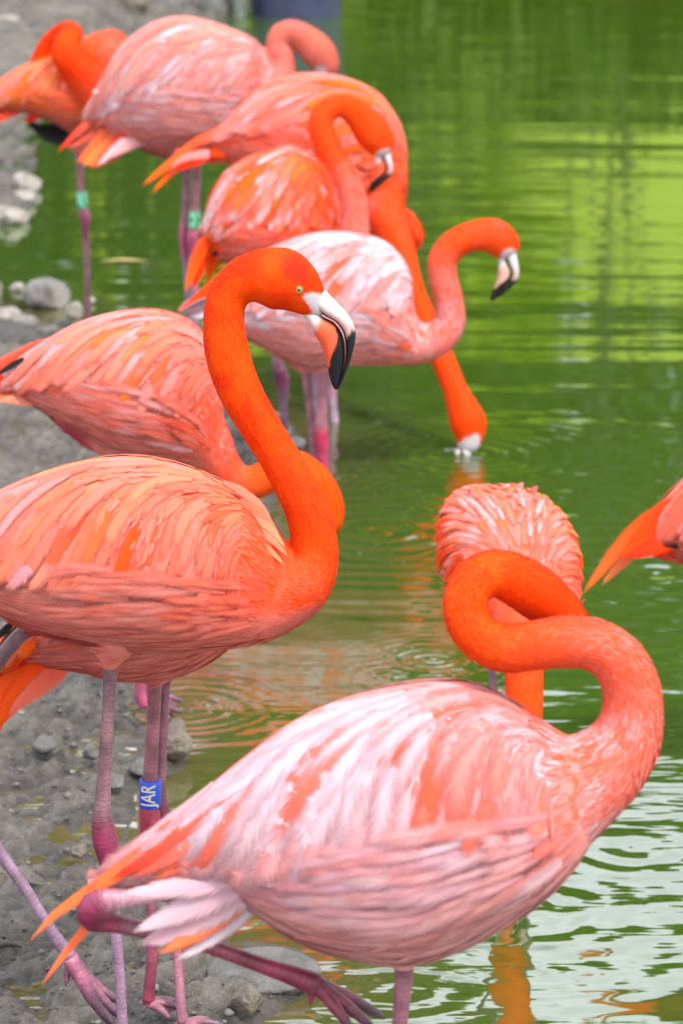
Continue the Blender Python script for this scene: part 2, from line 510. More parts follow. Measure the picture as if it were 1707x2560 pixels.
def mat_water():
    m, n, b = new_mat("pond_water")
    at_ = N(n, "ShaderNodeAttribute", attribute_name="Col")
    mxc = N(n, "ShaderNodeMix", data_type='RGBA'); mxc.inputs['A'].default_value = (.030, .062, .006, 1); mxc.inputs['B'].default_value = (.095, .062, .028, 1)  # second colour holds brown murk and the painted reflection of the orange birds
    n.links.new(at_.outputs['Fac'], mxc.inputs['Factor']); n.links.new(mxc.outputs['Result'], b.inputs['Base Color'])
    b.inputs['Roughness'].default_value = .035
    b.inputs['IOR'].default_value = 2.3
    ge = N(n, "ShaderNodeNewGeometry")
    def noise(scale, sc=(1, 1, 1), d=3, r=.5):
        mpp = N(n, "ShaderNodeMapping"); mpp.inputs['Scale'].default_value = sc
        n.links.new(ge.outputs['Position'], mpp.inputs['Vector'])
        x = N(n, "ShaderNodeTexNoise"); x.inputs['Scale'].default_value = scale; x.inputs['Detail'].default_value = d; x.inputs['Roughness'].default_value = r
        n.links.new(mpp.outputs[0], x.inputs['Vector']); return x.outputs['Fac']
    def mul(s, k):
        x = N(n, "ShaderNodeMath", operation='MULTIPLY'); n.links.new(s, x.inputs[0])
        if isinstance(k, float): x.inputs[1].default_value = k
        else: n.links.new(k, x.inputs[1])
        return x.outputs[0]
    def add(a, c):
        x = N(n, "ShaderNodeMath", operation='ADD'); n.links.new(a, x.inputs[0]); n.links.new(c, x.inputs[1]); return x.outputs[0]
    sy = N(n, "ShaderNodeSeparateXYZ"); n.links.new(ge.outputs['Position'], sy.inputs[0])
    calm = N(n, "ShaderNodeMapRange"); calm.inputs[1].default_value = 5.1; calm.inputs[2].default_value = 6.3; calm.inputs[3].default_value = 1.0; calm.inputs[4].default_value = .40
    n.links.new(sy.outputs['Y'], calm.inputs[0])
    h = mul(noise(2.7, (.34, 1.4, 1), 2), .0108)
    patch = noise(1.1, (1, 1, 1), 2)
    pr = N(n, "ShaderNodeMapRange"); pr.inputs[1].default_value = .42; pr.inputs[2].default_value = .62; n.links.new(patch, pr.inputs[0])
    h = add(h, mul(mul(noise(15.0, (.4, 1.4, 1), 2), .0024), pr.outputs[0]))
    h = mul(h, calm.outputs[0])
    h = add(h, mul(noise(5.6, (.11, 1.2, 1), 1), .0018))
    h = add(h, mul(noise(1.5, (.16, 1.2, 1), 1), .0100))
    wob_ = noise(6.0, (1, 1, 1), 2)
    for (x, y, amp, lam, reach) in RINGS:
        vs = N(n, "ShaderNodeVectorMath", operation='DISTANCE'); vs.inputs[1].default_value = (x, y, 0)
        n.links.new(ge.outputs['Position'], vs.inputs[0])
        d = add(vs.outputs['Value'], mul(wob_, .06))
        s = N(n, "ShaderNodeMath", operation='SINE'); n.links.new(mul(d, 2 * math.pi / lam), s.inputs[0])
        e = N(n, "ShaderNodeMath", operation='EXPONENT'); n.links.new(mul(d, -1.0 / reach), e.inputs[0])
        h = add(h, mul(mul(s.outputs[0], e.outputs[0]), amp))
    bp = N(n, "ShaderNodeBump"); bp.inputs['Strength'].default_value = 1.0; bp.inputs['Distance'].default_value = 1.0
    n.links.new(h, bp.inputs['Height']); n.links.new(bp.outputs[0], b.inputs['Normal'])
    return m
wx = np.concatenate([[-60, -8, -3], np.linspace(-1.4, 1.4, 57), [3, 8, 60]]); wy = np.concatenate([[-20, 0], np.linspace(2, 12, 180), np.linspace(12.5, 27, 16)])
WX, WY = np.meshgrid(wx, wy)
shore_brown = np.exp(-np.clip(-poly_sd(PA, WX.ravel(), WY.ravel()), 0, 9) / .11) * .8      # brown towards the near shore: murk, with the birds' reflection painted in
water = link("water", mesh_from("water", np.stack([WX.ravel(), WY.ravel(), 0 * WX.ravel()], 1), grid_faces(len(wx), len(wy)), np.repeat(shore_brown[:, None], 3, 1)), mat_water(), kind="structure")
water["label"] = "rippled green pond water"

# ------------------------------------------------------------------ flamingo builder
ALB = 0.62
def C(r, g, b): return lin(r, g, b) * ALB * (1 + .28 * max(0, min(1, (r - b - 90) / 120)))      # the saturated carotenoid feathers return nearly all red light
ORANGE = C(254, 76, 6); RED = C(235, 40, 12); DEEP = C(200, 30, 40); SALMON = C(252, 126, 106); CORAL = C(251, 98, 68)
PINK = C(252, 150, 143); PALE = C(249, 194, 199); LILAC = C(241, 180, 197); WHITE = C(242, 226, 238); AMBER = C(250, 112, 18); PEACH = C(250, 148, 110)
CRIMSON = C(190, 50, 85); BLACK = np.array([.012, .011, .012])
LEGM = C(150, 105, 116); LEGP = C(180, 112, 130); HOCK = C(158, 45, 88); LEGR = C(165, 56, 86); LEGL = C(176, 138, 166)

class Bird: pass

def make_plane(b, dist, px, yaw):
    O = at_dist(px, 1400, dist)
    b.O = O
    b.t = np.array([math.cos(yaw), math.sin(yaw), 0.0])
    b.n = np.array([math.sin(yaw), -math.cos(yaw), 0.0])
    b.pn = b.n.copy()
    b.dist = dist
def P3(b, px, py, lat=0.0):
    r = ray(px, py)
    O = b.O + b.pn * (lat * b.ps)
    k = np.dot(O - CAM, b.pn) / np.dot(r, b.pn)
    return CAM + r * k

def leaf_lets(P, D, Nn, L, Wd, lift, cols, tipcols=None):
    """many small feather tips: P base, D flow, Nn normal; returns V,F(tri),cols"""
    n = len(P)
    S = np.cross(Nn, D)
    L = L[:, None]; Wd = Wd[:, None]; lift = lift[:, None]
    v0 = P - Nn * (lift * .3)
    v1 = P + D * L * .35 + S * Wd + Nn * lift * .35
    v2 = P + D * L * .35 - S * Wd + Nn * lift * .35
    v3 = P + D * L * .75 + S * Wd * .72 + Nn * lift * .75
    v4 = P + D * L * .75 - S * Wd * .72 + Nn * lift * .75
    v5 = P + D * L + Nn * lift * .8
    V = np.stack([v0, v1, v2, v3, v4, v5], 1).reshape(-1, 3)
    b = (np.arange(n) * 6)[:, None]
    F = np.concatenate([b + np.array([[0, 1, 2]]), b + np.array([[1, 3, 4]]), b + np.array([[1, 4, 2]]), b + np.array([[3, 5, 4]])], 0)
    tc_ = cols if tipcols is None else tipcols
    CC = np.stack([cols, cols, cols, tc_, tc_, tc_], 1).reshape(-1, 3)
    return V, F, CC

def feather_mesh(name, Pc, Sd, Nn, Wd, c0, c1, ce, root, pointed=False, cup=.10, mid=None, shape=None):
    """Pc centre line (k,3), Sd side dirs, Nn normals"""
    k = len(Pc)
    t = np.linspace(0, 1, k)
    if shape is None:
        w = Wd * np.minimum(1, .45 + 2.2 * t) * (np.maximum(0, 1 - t ** 3.2) ** .62 if not pointed else np.maximum(0, 1 - t ** 2.2) ** .8)
    else:
        w = Wd * np.interp(t, *shape)
    w[-1] = max(w[-1], Wd * .06)
    s = np.array([-1, -.5, 0, .5, 1.0])
    V = (Pc[:, None, :] + s[None, :, None] * w[:, None, None] * Sd[:, None, :] - (np.abs(s)[None, :, None] ** 2) * cup * w[:, None, None] * Nn[:, None, :]).reshape(-1, 3)
    uv = np.stack([np.repeat(t, 5), np.tile(s, k)], 1)
    cc = c0[None, :] * (1 - t[:, None] ** 1.3) + c1[None, :] * t[:, None] ** 1.3
    cols = cc[:, None, :] * (1 - np.abs(s)[None, :, None] ** 2 * .75) + ce[None, None, :] * (np.abs(s)[None, :, None] ** 2 * .75)
    if mid is not None:
        g = np.exp(-((t - mid[0]) / mid[1]) ** 2)[:, None, None]
        cols = cols * (1 - g) + mid[2][None, None, :] * g
    F = grid_faces(5, k)
    return mesh_from(name, local(V, root), F, cols.reshape(-1, 3), uv)

def build_bird(spec):
    b = Bird()
    rng = np.random.default_rng(spec.get('seed', 1))
    b.rng = rng
    yaw = math.radians(spec.get('yaw', 0))
    make_plane(b, spec['dist'], spec['px'], yaw)
    b.ps = np.dot(b.O - CAM, np.array([0, CP, -SP])) / FPX
    # ---- torso loft
    if 'loft' in spec:
        Cn, Vv, Hw, b.n = spec['loft']
        Cn = np.asarray(Cn); Vv = np.asarray(Vv); Hw = np.asarray(Hw)
    else:
        st = spec['torso']
        T = np.array([P3(b, *s[0]) for s in st]); B = np.array([P3(b, *s[1]) for s in st])
        Cn = (T + B) / 2; Vv = (T - B) / 2; Hw = np.array([s[2] for s in st]) * b.ps
    NU, NT = 56, 64
    A = catmull(np.hstack([Cn, Vv, Hw[:, None]]), NU)
    Cn, Vv, Hw = A[:, :3], A[:, 3:6], np.maximum(A[:, 6], .004)
    th = np.linspace(0, 2 * np.pi, NT, endpoint=False)
    ct, stn = np.cos(th), np.sin(th)
    sq = lambda x: np.sign(x) * np.abs(x) ** .88
    G = Cn[:, None, :] + sq(ct)[None, :, None] * Vv[:, None, :] + (sq(stn)[None, :, None] * Hw[:, None, None]) * b.n[None, None, :]
    b.G = G; b.axis = Cn; b.NU, b.NT = NU, NT
    b.h = 2 * np.linalg.norm(Vv, axis=1).max()
    h = b.h
    def S(u, th_):
        u = np.asarray(u, float); th_ = np.asarray(th_, float)
        x = u * (NU - 1); i = np.clip(np.floor(x).astype(int), 0, NU - 2); f = (x - i)[..., None]
        y = (th_ / (2 * np.pi) * NT) % NT; j = np.floor(y).astype(int) % NT; g = (y - np.floor(y))[..., None]; j1 = (j + 1) % NT
        return (G[i, j] * (1 - f) + G[i + 1, j] * f) * (1 - g) + (G[i, j1] * (1 - f) + G[i + 1, j1] * f) * g
    b.S = S
    # ---- root
    lowest = G.reshape(-1, 3)[:, 2].min()
    gz = max(0.0, ground_z(*Cn[NU // 2][:2]))
    root = empty("flamingo", (Cn[NU // 2][0], Cn[NU // 2][1], gz))
    b.root = root
    tag(root, spec['label'], "flamingo", "flamingos at the pond")
    # ---- neck
    if 'neck3' in spec:
        NK = np.array([list(at_dist(q[0], q[1], q[2])) + [q[3] * b.ps] for q in spec['neck3']])
    else:
        NK = np.array([list(P3(b, q[0], q[1], q[3] if len(q) > 3 else 0)) + [q[2] * b.ps] for q in spec['neck']])
    NS = 90
    K = catmull(NK, NS)
    kp, kr = K[:, :3], np.maximum(K[:, 3], .004)
    kt = np.linspace(0, 1, NS)
    squash = 1 - .18 * smooth(kt, spec.get('headt', .82) - .04, spec.get('headt', .82) + .06)
    # ---- body mesh
    parts = []
    F = []
    for i in range(NU - 1):
        for j in range(NT):
            k = (j + 1) % NT
            F.append((i * NT + j, i * NT + k, (i + 1) * NT + k, (i + 1) * NT + j))
    Vt = np.vstack([G.reshape(-1, 3), G[0].mean(0), G[-1].mean(0)])
    for j in range(NT):
        k = (j + 1) % NT
        F.append((k, j, NU * NT)); F.append(((NU - 1) * NT + j, (NU - 1) * NT + k, NU * NT + 1))
    parts.append((Vt, F))
    parts.append(tube(kp, kr, b.n, 20, squash))
    for thg in spec.get('thighs', []):
        q = np.array([list(P3(b, *z[:2], z[3] if len(z) > 3 else 0)) + [z[2] * b.ps] for z in thg])
        q = catmull(q, 16)
        parts.append(tube(q[:, :3], q[:, 3], b.n, 16))
    for lp in spec.get('lumps', []):
        q = np.array([list(P3(b, *z[:2], z[3] if len(z) > 3 else 0)) + [z[2] * b.ps] for z in lp])
        q = catmull(q, 14)
        parts.append(tube(q[:, :3], q[:, 3], b.n, 16))
    V, F = join(parts)
    tmp = bpy.data.objects.new("tmp", mesh_from("tmp", V, F))
    COL.objects.link(tmp)
    rm = tmp.modifiers.new("r", 'REMESH'); rm.mode = 'VOXEL'; rm.voxel_size = spec.get('voxel', .0045)
    sm = tmp.modifiers.new("s", 'SMOOTH'); sm.factor = .5; sm.iterations = spec.get('smooth', 9)
    dg = bpy.context.evaluated_depsgraph_get()
    me = bpy.data.meshes.new_from_object(tmp.evaluated_get(dg))
    old = tmp.data
    bpy.data.objects.remove(tmp); bpy.data.meshes.remove(old)
    nv = len(me.vertices)
    co = np.empty(nv * 3, np.float32); me.vertices.foreach_get("co", co); co = co.reshape(-1, 3).astype(float)
    # ---- colour rule
    ax = Cn; axd = unit(np.gradient(ax, axis=0))
    ku = kt
    kd = unit(np.gradient(kp, axis=0))
    t_free = spec.get('neckfree', .16)
    def classify(X):
        wn = np.empty(len(X)); tn = np.empty(len(X)); un = np.empty(len(X)); dr = np.empty((len(X), 3)); ph = np.empty(len(X)); dk = np.empty(len(X))
        for s0 in range(0, len(X), 4000):
            x = X[s0:s0 + 4000]
            d = np.linalg.norm(x[:, None, :] - kp[None], axis=2) / kr[None]
            j = d.argmin(1); dm = d.min(1)
            d2 = np.linalg.norm(x[:, None, :] - ax[None], axis=2)
            i = d2.argmin(1)
            w = smooth(kt[j], t_free * .3, t_free * 1.3) * (1 - smooth(dm, 1.15, 1.5))
            wn[s0:s0 + 4000] = w; tn[s0:s0 + 4000] = kt[j]; un[s0:s0 + 4000] = i / (NU - 1)
            dk[s0:s0 + 4000] = dm
            dr[s0:s0 + 4000] = unit(axd[i] * (1 - w)[:, None] - kd[j] * w[:, None])
            rel = x - ax[i]
            up = unit(Vv[i])
            ph[s0:s0 + 4000] = np.arccos(np.clip((unit(rel) * up).sum(1), -1, 1)) / np.pi
        return wn, tn, un, dr, ph
    pal = spec['pal']
    lores = spec.get('lores')
    LP = None
    if lores:
        LP = [(P3(b, *q[:2], q[3] if len(q) > 3 else 0), q[2] * b.ps) for q in lores]
    head_crim = spec.get('crown')
    def colour(X, wn, tn, un, ph, jitter):
        n = len(X)
        r1 = rng.random(n) if jitter else np.full(n, .5)
        lf = fbm(X * 26 + 3.1, 3)
        fl = fbm(X * 70 + 7.7, 2)
        sel = np.clip((lf - .5) * 1.6 + (fl - .5) * .9 + .5 + (r1 - .5) * .75, 0, .9999)
        def plook(lst, q):
            a_p = np.asarray(lst); k_p = q * (len(a_p) - 1); i_p = np.clip(k_p.astype(int), 0, max(len(a_p) - 2, 0)); f_p = smooth(k_p - i_p, .2, .8)[:, None]
            return a_p[i_p] * (1 - f_p) + a_p[np.minimum(i_p + 1, len(a_p) - 1)] * f_p
        flank = plook(pal['flank'], sel)
        chest = plook(pal['chest'], sel); back = plook(pal.get('back', pal['flank']), sel)
        wb = (1 - smooth(ph, .18, .35))[:, None]
        body = flank * (1 - wb) + back * wb
        wc = (1 - smooth(un + (lf - .5) * .25, pal.get('c0', .12), pal.get('c1', .38)))[:, None]
        body = body * (1 - wc) + chest * wc
        wbl = (smooth(ph, .56, .74) * .75)[:, None]
        body = body * (1 - wbl) + pal.get('belly', SALMON * .55 + PINK * .45) * wbl
        vent = (smooth(ph, .74, .88) * smooth(un, .5, .66))[:, None] * pal.get('ventw', .9)
        body = body * (1 - vent) + pal.get('vent', CRIMSON) * vent
        nb = plook(pal['neck0'], sel); ntp = plook(pal['neck1'], sel)
        wt = smooth(tn, pal.get('n0', .15), pal.get('n1', .55))[:, None]
        neck = nb * (1 - wt) + ntp * wt
        c = body * (1 - wn[:, None]) + neck * wn[:, None]
        if LP:
            for (p, r) in LP:
                q_ = X - p; q_ = q_ - (q_ @ b.pn)[:, None] * b.pn; dd = np.linalg.norm(q_, axis=1)
                m_ = ((1 - smooth(dd, r * .85, r * 1.05)) * smooth(tn, .8, .9))[:, None]
                c = c * (1 - m_) + C(222, 214, 218) * m_
        if head_crim:
            for q in head_crim:
                p = P3(b, q[0], q[1], q[3]); dd = np.linalg.norm(X - p, axis=1)
                m_ = (1 - smooth(dd, q[2] * b.ps * .5, q[2] * b.ps * 1.3))[:, None] * .6
                c = c * (1 - m_) + C(225, 25, 35) * m_
        if jitter:
            c = c * (1 + (rng.random(n)[:, None] - .5) * (.10 + .04 * wn[:, None]))
        return c
    wn, tn, un, dr, ph = classify(co)
    at = me.color_attributes.new("Col", 'FLOAT_COLOR', 'POINT')
    cc = np.ones((nv, 4), np.float32); cc[:, :3] = colour(co, wn, tn, un, ph, False) * .92
    at.data.foreach_set("color", cc.ravel())
    me.vertices.foreach_set("co", (local(co, root)).astype(np.float32).ravel())
    me.polygons.foreach_set("use_smooth", np.ones(len(me.polygons), bool))
    me.materials.clear(); me.update()
    me.name = "body"
    link("body", me, M_BODY, root)
    # ---- plumage: small feather tips sampled over the body surface
    me.calc_loop_triangles()
    tri = np.empty(len(me.loop_triangles) * 3, np.int32); me.loop_triangles.foreach_get("vertices", tri); tri = tri.reshape(-1, 3)
    a_, b_, c_ = co[tri[:, 0]], co[tri[:, 1]], co[tri[:, 2]]
    cr_ = np.cross(b_ - a_, c_ - a_); ar = np.linalg.norm(cr_, axis=1) / 2
    nrm = unit(cr_)
    cen = (a_ + b_ + c_) / 3
    wnt, tnt, unt = [z_[tri].mean(1) for z_ in (wn, tn, un)]
    sz = spec.get('let', 1.0)
    Ll = h * (.115 * (1 - wnt) + .030 * wnt) * sz
    Ll = np.where((wnt < .5) & (unt < .25), Ll * .6, Ll)
    headm = wnt * smooth(tnt, spec.get('headt', .82) - .05, spec.get('headt', .82))
    Ll = Ll * (1 - .35 * headm)
    dens = ar / (Ll * Ll * .11) * spec.get('dens', 2.6)
    if LP:
        for (p, r) in LP:
            q_ = cen - p; q_ = q_ - (q_ @ b.pn)[:, None] * b.pn; dens = np.where((np.linalg.norm(q_, axis=1) < r * .95) & (tnt > .85), 0, dens)
    wgs = spec.get('wing', {}); pht = ph[tri].mean(1)
    dens = dens * (1 - .9 * (1 - wnt) * smooth(unt, wgs.get('u', (.22, .93))[0] + .10, wgs.get('u', (.22, .93))[0] + .2) * (1 - smooth(pht, wgs.get('phi', (.03, .5))[1] - .04, wgs.get('phi', (.03, .5))[1] + .06)))
    dens = dens * (1 - .90 * (1 - wnt) * smooth(unt, .10, .26))
    cnt = int(min(dens.sum(), spec.get('maxlets', 26000)))
    idx = rng.choice(len(tri), cnt, p=dens / dens.sum())
    r1 = np.sqrt(rng.random(cnt))[:, None]; r2 = rng.random(cnt)[:, None]
    X = a_[idx] * (1 - r1) + b_[idx] * (r1 * (1 - r2)) + c_[idx] * (r1 * r2)
    Nn = nrm[idx]
    wn, tn, un, dr, ph = classify(X)
    # flank flow turns slightly
    dr = dr + rng.normal(0, .10, dr.shape)
    D = unit(dr - Nn * (dr * Nn).sum(1)[:, None])
    L = Ll[idx] * rng.uniform(.7, 1.35, cnt)
    Wd = L * rng.uniform(.065, .13, cnt) * np.where(wn > .5, .85, 1)
    cols = colour(X, wn, tn, un, ph, True)
    tip = cols * .82 + colour(X + D * L[:, None], wn, tn, un, ph, True) * .18
    Vl, Fl, Cl = leaf_lets(X, D, Nn, L, Wd, L * rng.uniform(.02, .075, cnt) * (1 + 1.2 * wn) * spec.get('fluff', 1.0), cols, tip)
    o = link("plumage", mesh_from("plumage", local(Vl, root), Fl, Cl), M_DOWN, root, "stuff")
    # ---- wings
    ws = spec.get('wing', {})
    u_a, u_b = ws.get('u', (.22, .93)); f_a, f_b = ws.get('phi', (.03, .50))
    nr, nc = ws.get('n', (11, 8))
    bmax = ws.get('beta', 58.0)
    flen = ws.get('len', .46) * h; fwid = ws.get('wid', .042) * h * 1.12
    pick = spec['pick']
    def flow(u, phi, bm):
        return np.radians(12 * np.clip(bm / 40, 0, 1) + bm * smooth(phi, .03, .38) * (1 - .62 * smooth(u, .3, 1.0)))
    def surf_feathers(u0, phi0, L, sgn, l0, l1, k=7, dang=0.0, bm=None):
        """n feathers that follow the torso surface along its flow; returns centre lines, sides, normals (n,k,3)"""
        u = np.array(u0, float); thv = np.array(phi0, float) * math.pi
        n_ = len(u); sgn = np.broadcast_to(np.asarray(sgn, float), n_)
        ds = np.asarray(L, float) / (k - 1)
        bm = bmax if bm is None else bm
        Pc = np.zeros((n_, k, 3)); Sd = np.zeros((n_, k, 3)); Nl = np.zeros((n_, k, 3))
        e = 1e-2
        for i in range(k):
            uu = np.clip(u, .016, .985)
            p = S(u, sgn * thv)
            su = (S(uu + .005, sgn * thv) - S(uu - .015, sgn * thv)) / .02
            stv = (S(u, sgn * (thv + e)) - S(u, sgn * (thv - e))) / (2 * e)
            lu = np.maximum(np.linalg.norm(su, axis=1), .05); lt = np.maximum(np.linalg.norm(stv, axis=1), .045)
            eu = su / lu[:, None]; et = stv / lt[:, None]
            nn = unit(np.cross(eu, et))
            cen_ = ax[np.clip((u * (NU - 1)).astype(int), 0, NU - 1)]
            nn = nn * np.where(((p - cen_) * nn).sum(1) < 0, -1.0, 1.0)[:, None]
            be = flow(u, thv / math.pi, bm) + dang
            dirv = unit(eu * np.cos(be)[:, None] + et * np.sin(be)[:, None])
            tt = i / (k - 1)
            Pc[:, i] = p + nn * (l0 + (np.asarray(l1) - l0) * tt)[:, None]; Sd[:, i] = unit(np.cross(nn, dirv)); Nl[:, i] = nn
            u = np.minimum(u + np.cos(be) * ds / lu, 1.12); thv = thv + np.sin(be) * ds / lt
        return Pc, Sd, Nl
    def strips(Pc, Sd, Nl, Wd, c0, c1, ce, cup=.12):
        """join n feathers into one mesh, three vertices across"""
        n_, k = Pc.shape[:2]
        t = np.linspace(0, 1, k); s = np.array([-1, 0, 1.0])
        w_ = np.asarray(Wd)[:, None] * (np.minimum(1, .45 + 2.2 * t) * np.maximum(.01, 1 - t ** 3.2) ** .62)[None]
        V = Pc[:, :, None, :] + s[None, None, :, None] * w_[:, :, None, None] * Sd[:, :, None, :] - (s ** 2)[None, None, :, None] * cup * w_[:, :, None, None] * Nl[:, :, None, :]
        cc_ = c0[:, None, :] * (1 - t)[None, :, None] + c1[:, None, :] * t[None, :, None]
        ed = (np.abs(s) * .5)[None, None, :, None]
        cl = cc_[:, :, None, :] * (1 - ed) + ce[:, None, None, :] * ed
        F_ = (np.arange(n_) * k * 3)[:, None, None] + grid_faces(3, k)[None]
        uv_ = np.zeros((n_, k, 3, 2)); uv_[..., 0] = t[None, :, None]; uv_[..., 1] = s[None, None, :]
        return V.reshape(-1, 3), F_.reshape(-1, 4), cl.reshape(-1, 3), uv_.reshape(-1, 2)
    def skin_col(P):
        q = classify(P)
        return colour(P, q[0], q[1], q[2], q[4], False)
    def join_strips(lst):
        o_ = 0; Fs_ = []
        for q in lst:
            Fs_.append(q[1] + o_); o_ += len(q[0])
        return np.vstack([q[0] for q in lst]), np.vstack(Fs_), np.vstack([q[2] for q in lst]), np.vstack([q[3] for q in lst])
    for sgn in (1, -1):
        # short coverts of the shoulder, joined as the wing itself
        n_ = int(ws.get('coverts', 90) * 1.8)
        u0 = rng.uniform(max(u_a - .07, .13), u_a + .26, n_); p0 = rng.uniform(.03, f_b - .02, n_)
        L = h * rng.uniform(.13, .22, n_) * ws.get('covlen', 1.0); Wd = h * rng.uniform(.014, .024, n_)
        Pc, Sd, Nl = surf_feathers(u0, p0, L, sgn, .002, (.004 + rng.random(n_) * .003) * (.45 + .55 * smooth(p0, .02, .14)) * (1.0 if sgn == 1 or ws.get('both') else .3), 5, rng.normal(0, ws.get('scatter', .06) * 1.5, n_))
        pk = [pick(rng, a_u * .5, a_p) for a_u, a_p in zip(u0, p0)]
        c0, c1, ce = (np.array([q[i] for q in pk]) for i in range(3))
        sk = skin_col(Pc[:, 2]); m_ = (smooth(u0, u_a - .06, u_a + .24) * .85)[:, None]
        lst = [strips(Pc, Sd, Nl, Wd, sk * (1 - m_) + c0 * m_, sk * (1 - m_) + c1 * m_, sk * (1 - m_) + ce * m_)]
        n_ = nr * nc
        ir, ic = np.divmod(np.arange(n_), nc)
        u0 = u_b - (u_b - u_a) * (ir + rng.uniform(-.35, .35, n_)) / (nr - 1)
        f_s = f_a if (sgn == 1 or ws.get('both')) else .09
        p0 = np.maximum(.01, f_s + (f_b - f_s) * ((ic + np.where(ir % 2, .5, 0) + rng.uniform(-.3, .3, n_)) / nc))
        L = flen * rng.uniform(.75 - .5 * ws.get('ragged', 0), 1.15 + .5 * ws.get('ragged', 0), n_) * (1 - .30 * (1 - smooth(u0, .15, .5))) * (1 - ws.get('short', .68) * smooth(p0, .20, f_b))
        Wd = fwid * rng.uniform(.8, 1.25, n_)
        Pc, Sd, Nl = surf_feathers(u0, p0, L, sgn, (.002 + .002 * rng.random(n_)) * (1.0 if sgn == 1 or ws.get('both') else .4), (.0062 + rng.random(n_) * .005) * (.35 + .65 * smooth(p0, .02, .16)) * (1 + .5 * smooth(p0, f_b - .14, f_b)) * (1.0 if sgn == 1 or ws.get('both') else .3), 7, rng.normal(0, ws.get('scatter', .06), n_))
        pk = [pick(rng, a_u, a_p) for a_u, a_p in zip(u0, p0)]
        c0, c1, ce = (np.array([q[i] for q in pk]) for i in range(3))
        sk = skin_col(Pc[:, 3]); m_ = (.10 + .90 * smooth(u0, u_a - .02, u_a + ws.get('fade', .2)))[:, None]
        c0, c1, ce = sk * (1 - m_) + c0 * m_, sk * (1 - m_) + c1 * m_, sk * (1 - m_) + ce * m_
        single = sgn == 1 or ws.get('both')
        if not single:
            lst.append(strips(Pc, Sd, Nl, Wd, c0, c1, ce))
        V_, F_, C_, U_ = join_strips(lst)
        wing = link("wing", mesh_from("wing", local(V_, root), F_, C_, U_), M_SOFT if ws.get('soft') else M_FEATHER, root)
        if single:
            for i in range(n_):
                link("feather", feather_mesh("feather", Pc[i], Sd[i], Nl[i], Wd[i], c0[i], c1[i], ce[i], root), M_SOFT if ws.get('soft') else M_FEATHER, wing)
    # ---- long soft flank feathers below the wing
    n_ = ws.get('flank', 460)
    if n_:
        sg = np.where(np.arange(n_) % 2, 1.0, -1.0)
        u0 = rng.uniform(.08, .70, n_); p0 = rng.uniform(f_b - .03, .90, n_)
        lap = np.arange(n_) < n_ // 3          # a third of them lap over the wing's lower edge
        u0 = np.where(lap, rng.uniform(.12, .50, n_), u0); p0 = np.where(lap, rng.uniform(f_b - .02, f_b + .16, n_), p0)
        L = h * rng.uniform(.26, .46, n_) * (1 - .4 * (1 - smooth(u0, .1, .35))); Wd = h * rng.uniform(.024, .044, n_)
        Pc, Sd, Nl = surf_feathers(u0, p0, L, sg, np.where(lap, .007, .001), np.where(lap, .015, .0022) + rng.random(n_) * .003, 7, rng.normal(-.10, .07, n_), 6.0)
        sk = skin_col(Pc[:, 3])
        fl_ = np.asarray(pal['flank'])[rng.integers(0, len(pal['flank']), n_)]
        m_ = (.55 * smooth(u0, .08, .35) * (1 - .8 * smooth(p0, .56, .7)))[:, None]
        jt = (1 + (rng.random(n_) - .5) * .08)[:, None]
        c0 = (sk * (1 - m_) + fl_ * m_) * jt; c1 = (sk * (1 - m_) + np.roll(fl_, 3, 0) * m_) * jt
        V_, F_, C_, U_ = strips(Pc, Sd, Nl, Wd, c0, c1, c1, .04)
        link("flank_feathers", mesh_from("flank_feathers", local(V_, root), F_, C_, U_), M_SOFT, root, "stuff")
    # ---- tail
    if spec.get('tail'):
        # tail coverts joined, single quills as sub-parts
        n_ = 30
        Pc, Sd, Nl = surf_feathers(rng.uniform(.78, .93, n_), rng.uniform(.05, .75, n_), h * rng.uniform(.18, .32, n_), np.where(np.arange(n_) % 2, 1.0, -1.0), .001, np.full(n_, .006), 5)
        tcv = np.asarray(spec['tailcov'])
        c0 = tcv[np.arange(n_) % len(tcv)]; c1 = tcv[(np.arange(n_) * 7 + 3) % len(tcv)]
        V_, F_, C_, U_ = strips(Pc, Sd, Nl, h * rng.uniform(.025, .04, n_), c0, c1, c1)
        tail = link("tail", mesh_from("tail", local(V_, root), F_, C_, U_), M_FEATHER, root)
        for i, q in enumerate(spec['tail']):
            pts, wpx, c0, c1 = q[:4]
            lat = q[4] if len(q) > 4 else (i % 3 - 1) * 14
            ce = q[5] if len(q) > 5 else c1
            opt = q[6] if len(q) > 6 else {}
            la, lb = lat if isinstance(lat, tuple) else (lat, lat + 10 * (len(pts) - 1))
            Pc = catmull(np.array([P3(b, x, y, la + (lb - la) * j_ / (len(pts) - 1)) for j_, (x, y) in enumerate(pts)]), 7)
            T_ = unit(np.gradient(Pc, axis=0))
            Nl = np.tile(b.n + np.array([0, 0, .35]), (7, 1)); Nl = unit(Nl - T_ * (Nl * T_).sum(1)[:, None])
            Sd = unit(np.cross(Nl, T_))
            link("feather", feather_mesh("feather", Pc, Sd, Nl, wpx * b.ps * 1.25, c0, c1, ce, root, pointed=opt.get('pointed', True), cup=.18, mid=opt.get('mid'), shape=opt.get('shape')), M_QUILL, tail)
    for (pts, wpx, c0, c1, lat) in spec.get('mantle', []):
        Pc = catmull(np.array([P3(b, x, y, lat) for x, y in pts]), 7)
        T_ = unit(np.gradient(Pc, axis=0))
        Nl = np.tile(b.n * .8 + np.array([0, 0, .6]), (7, 1)); Nl = unit(Nl - T_ * (Nl * T_).sum(1)[:, None])
        link("mantle_feather", feather_mesh("mantle_feather", Pc, unit(np.cross(Nl, T_)), Nl, wpx * b.ps, c0, c1, c1, root, pointed=True, cup=.15), M_QUILL, root)
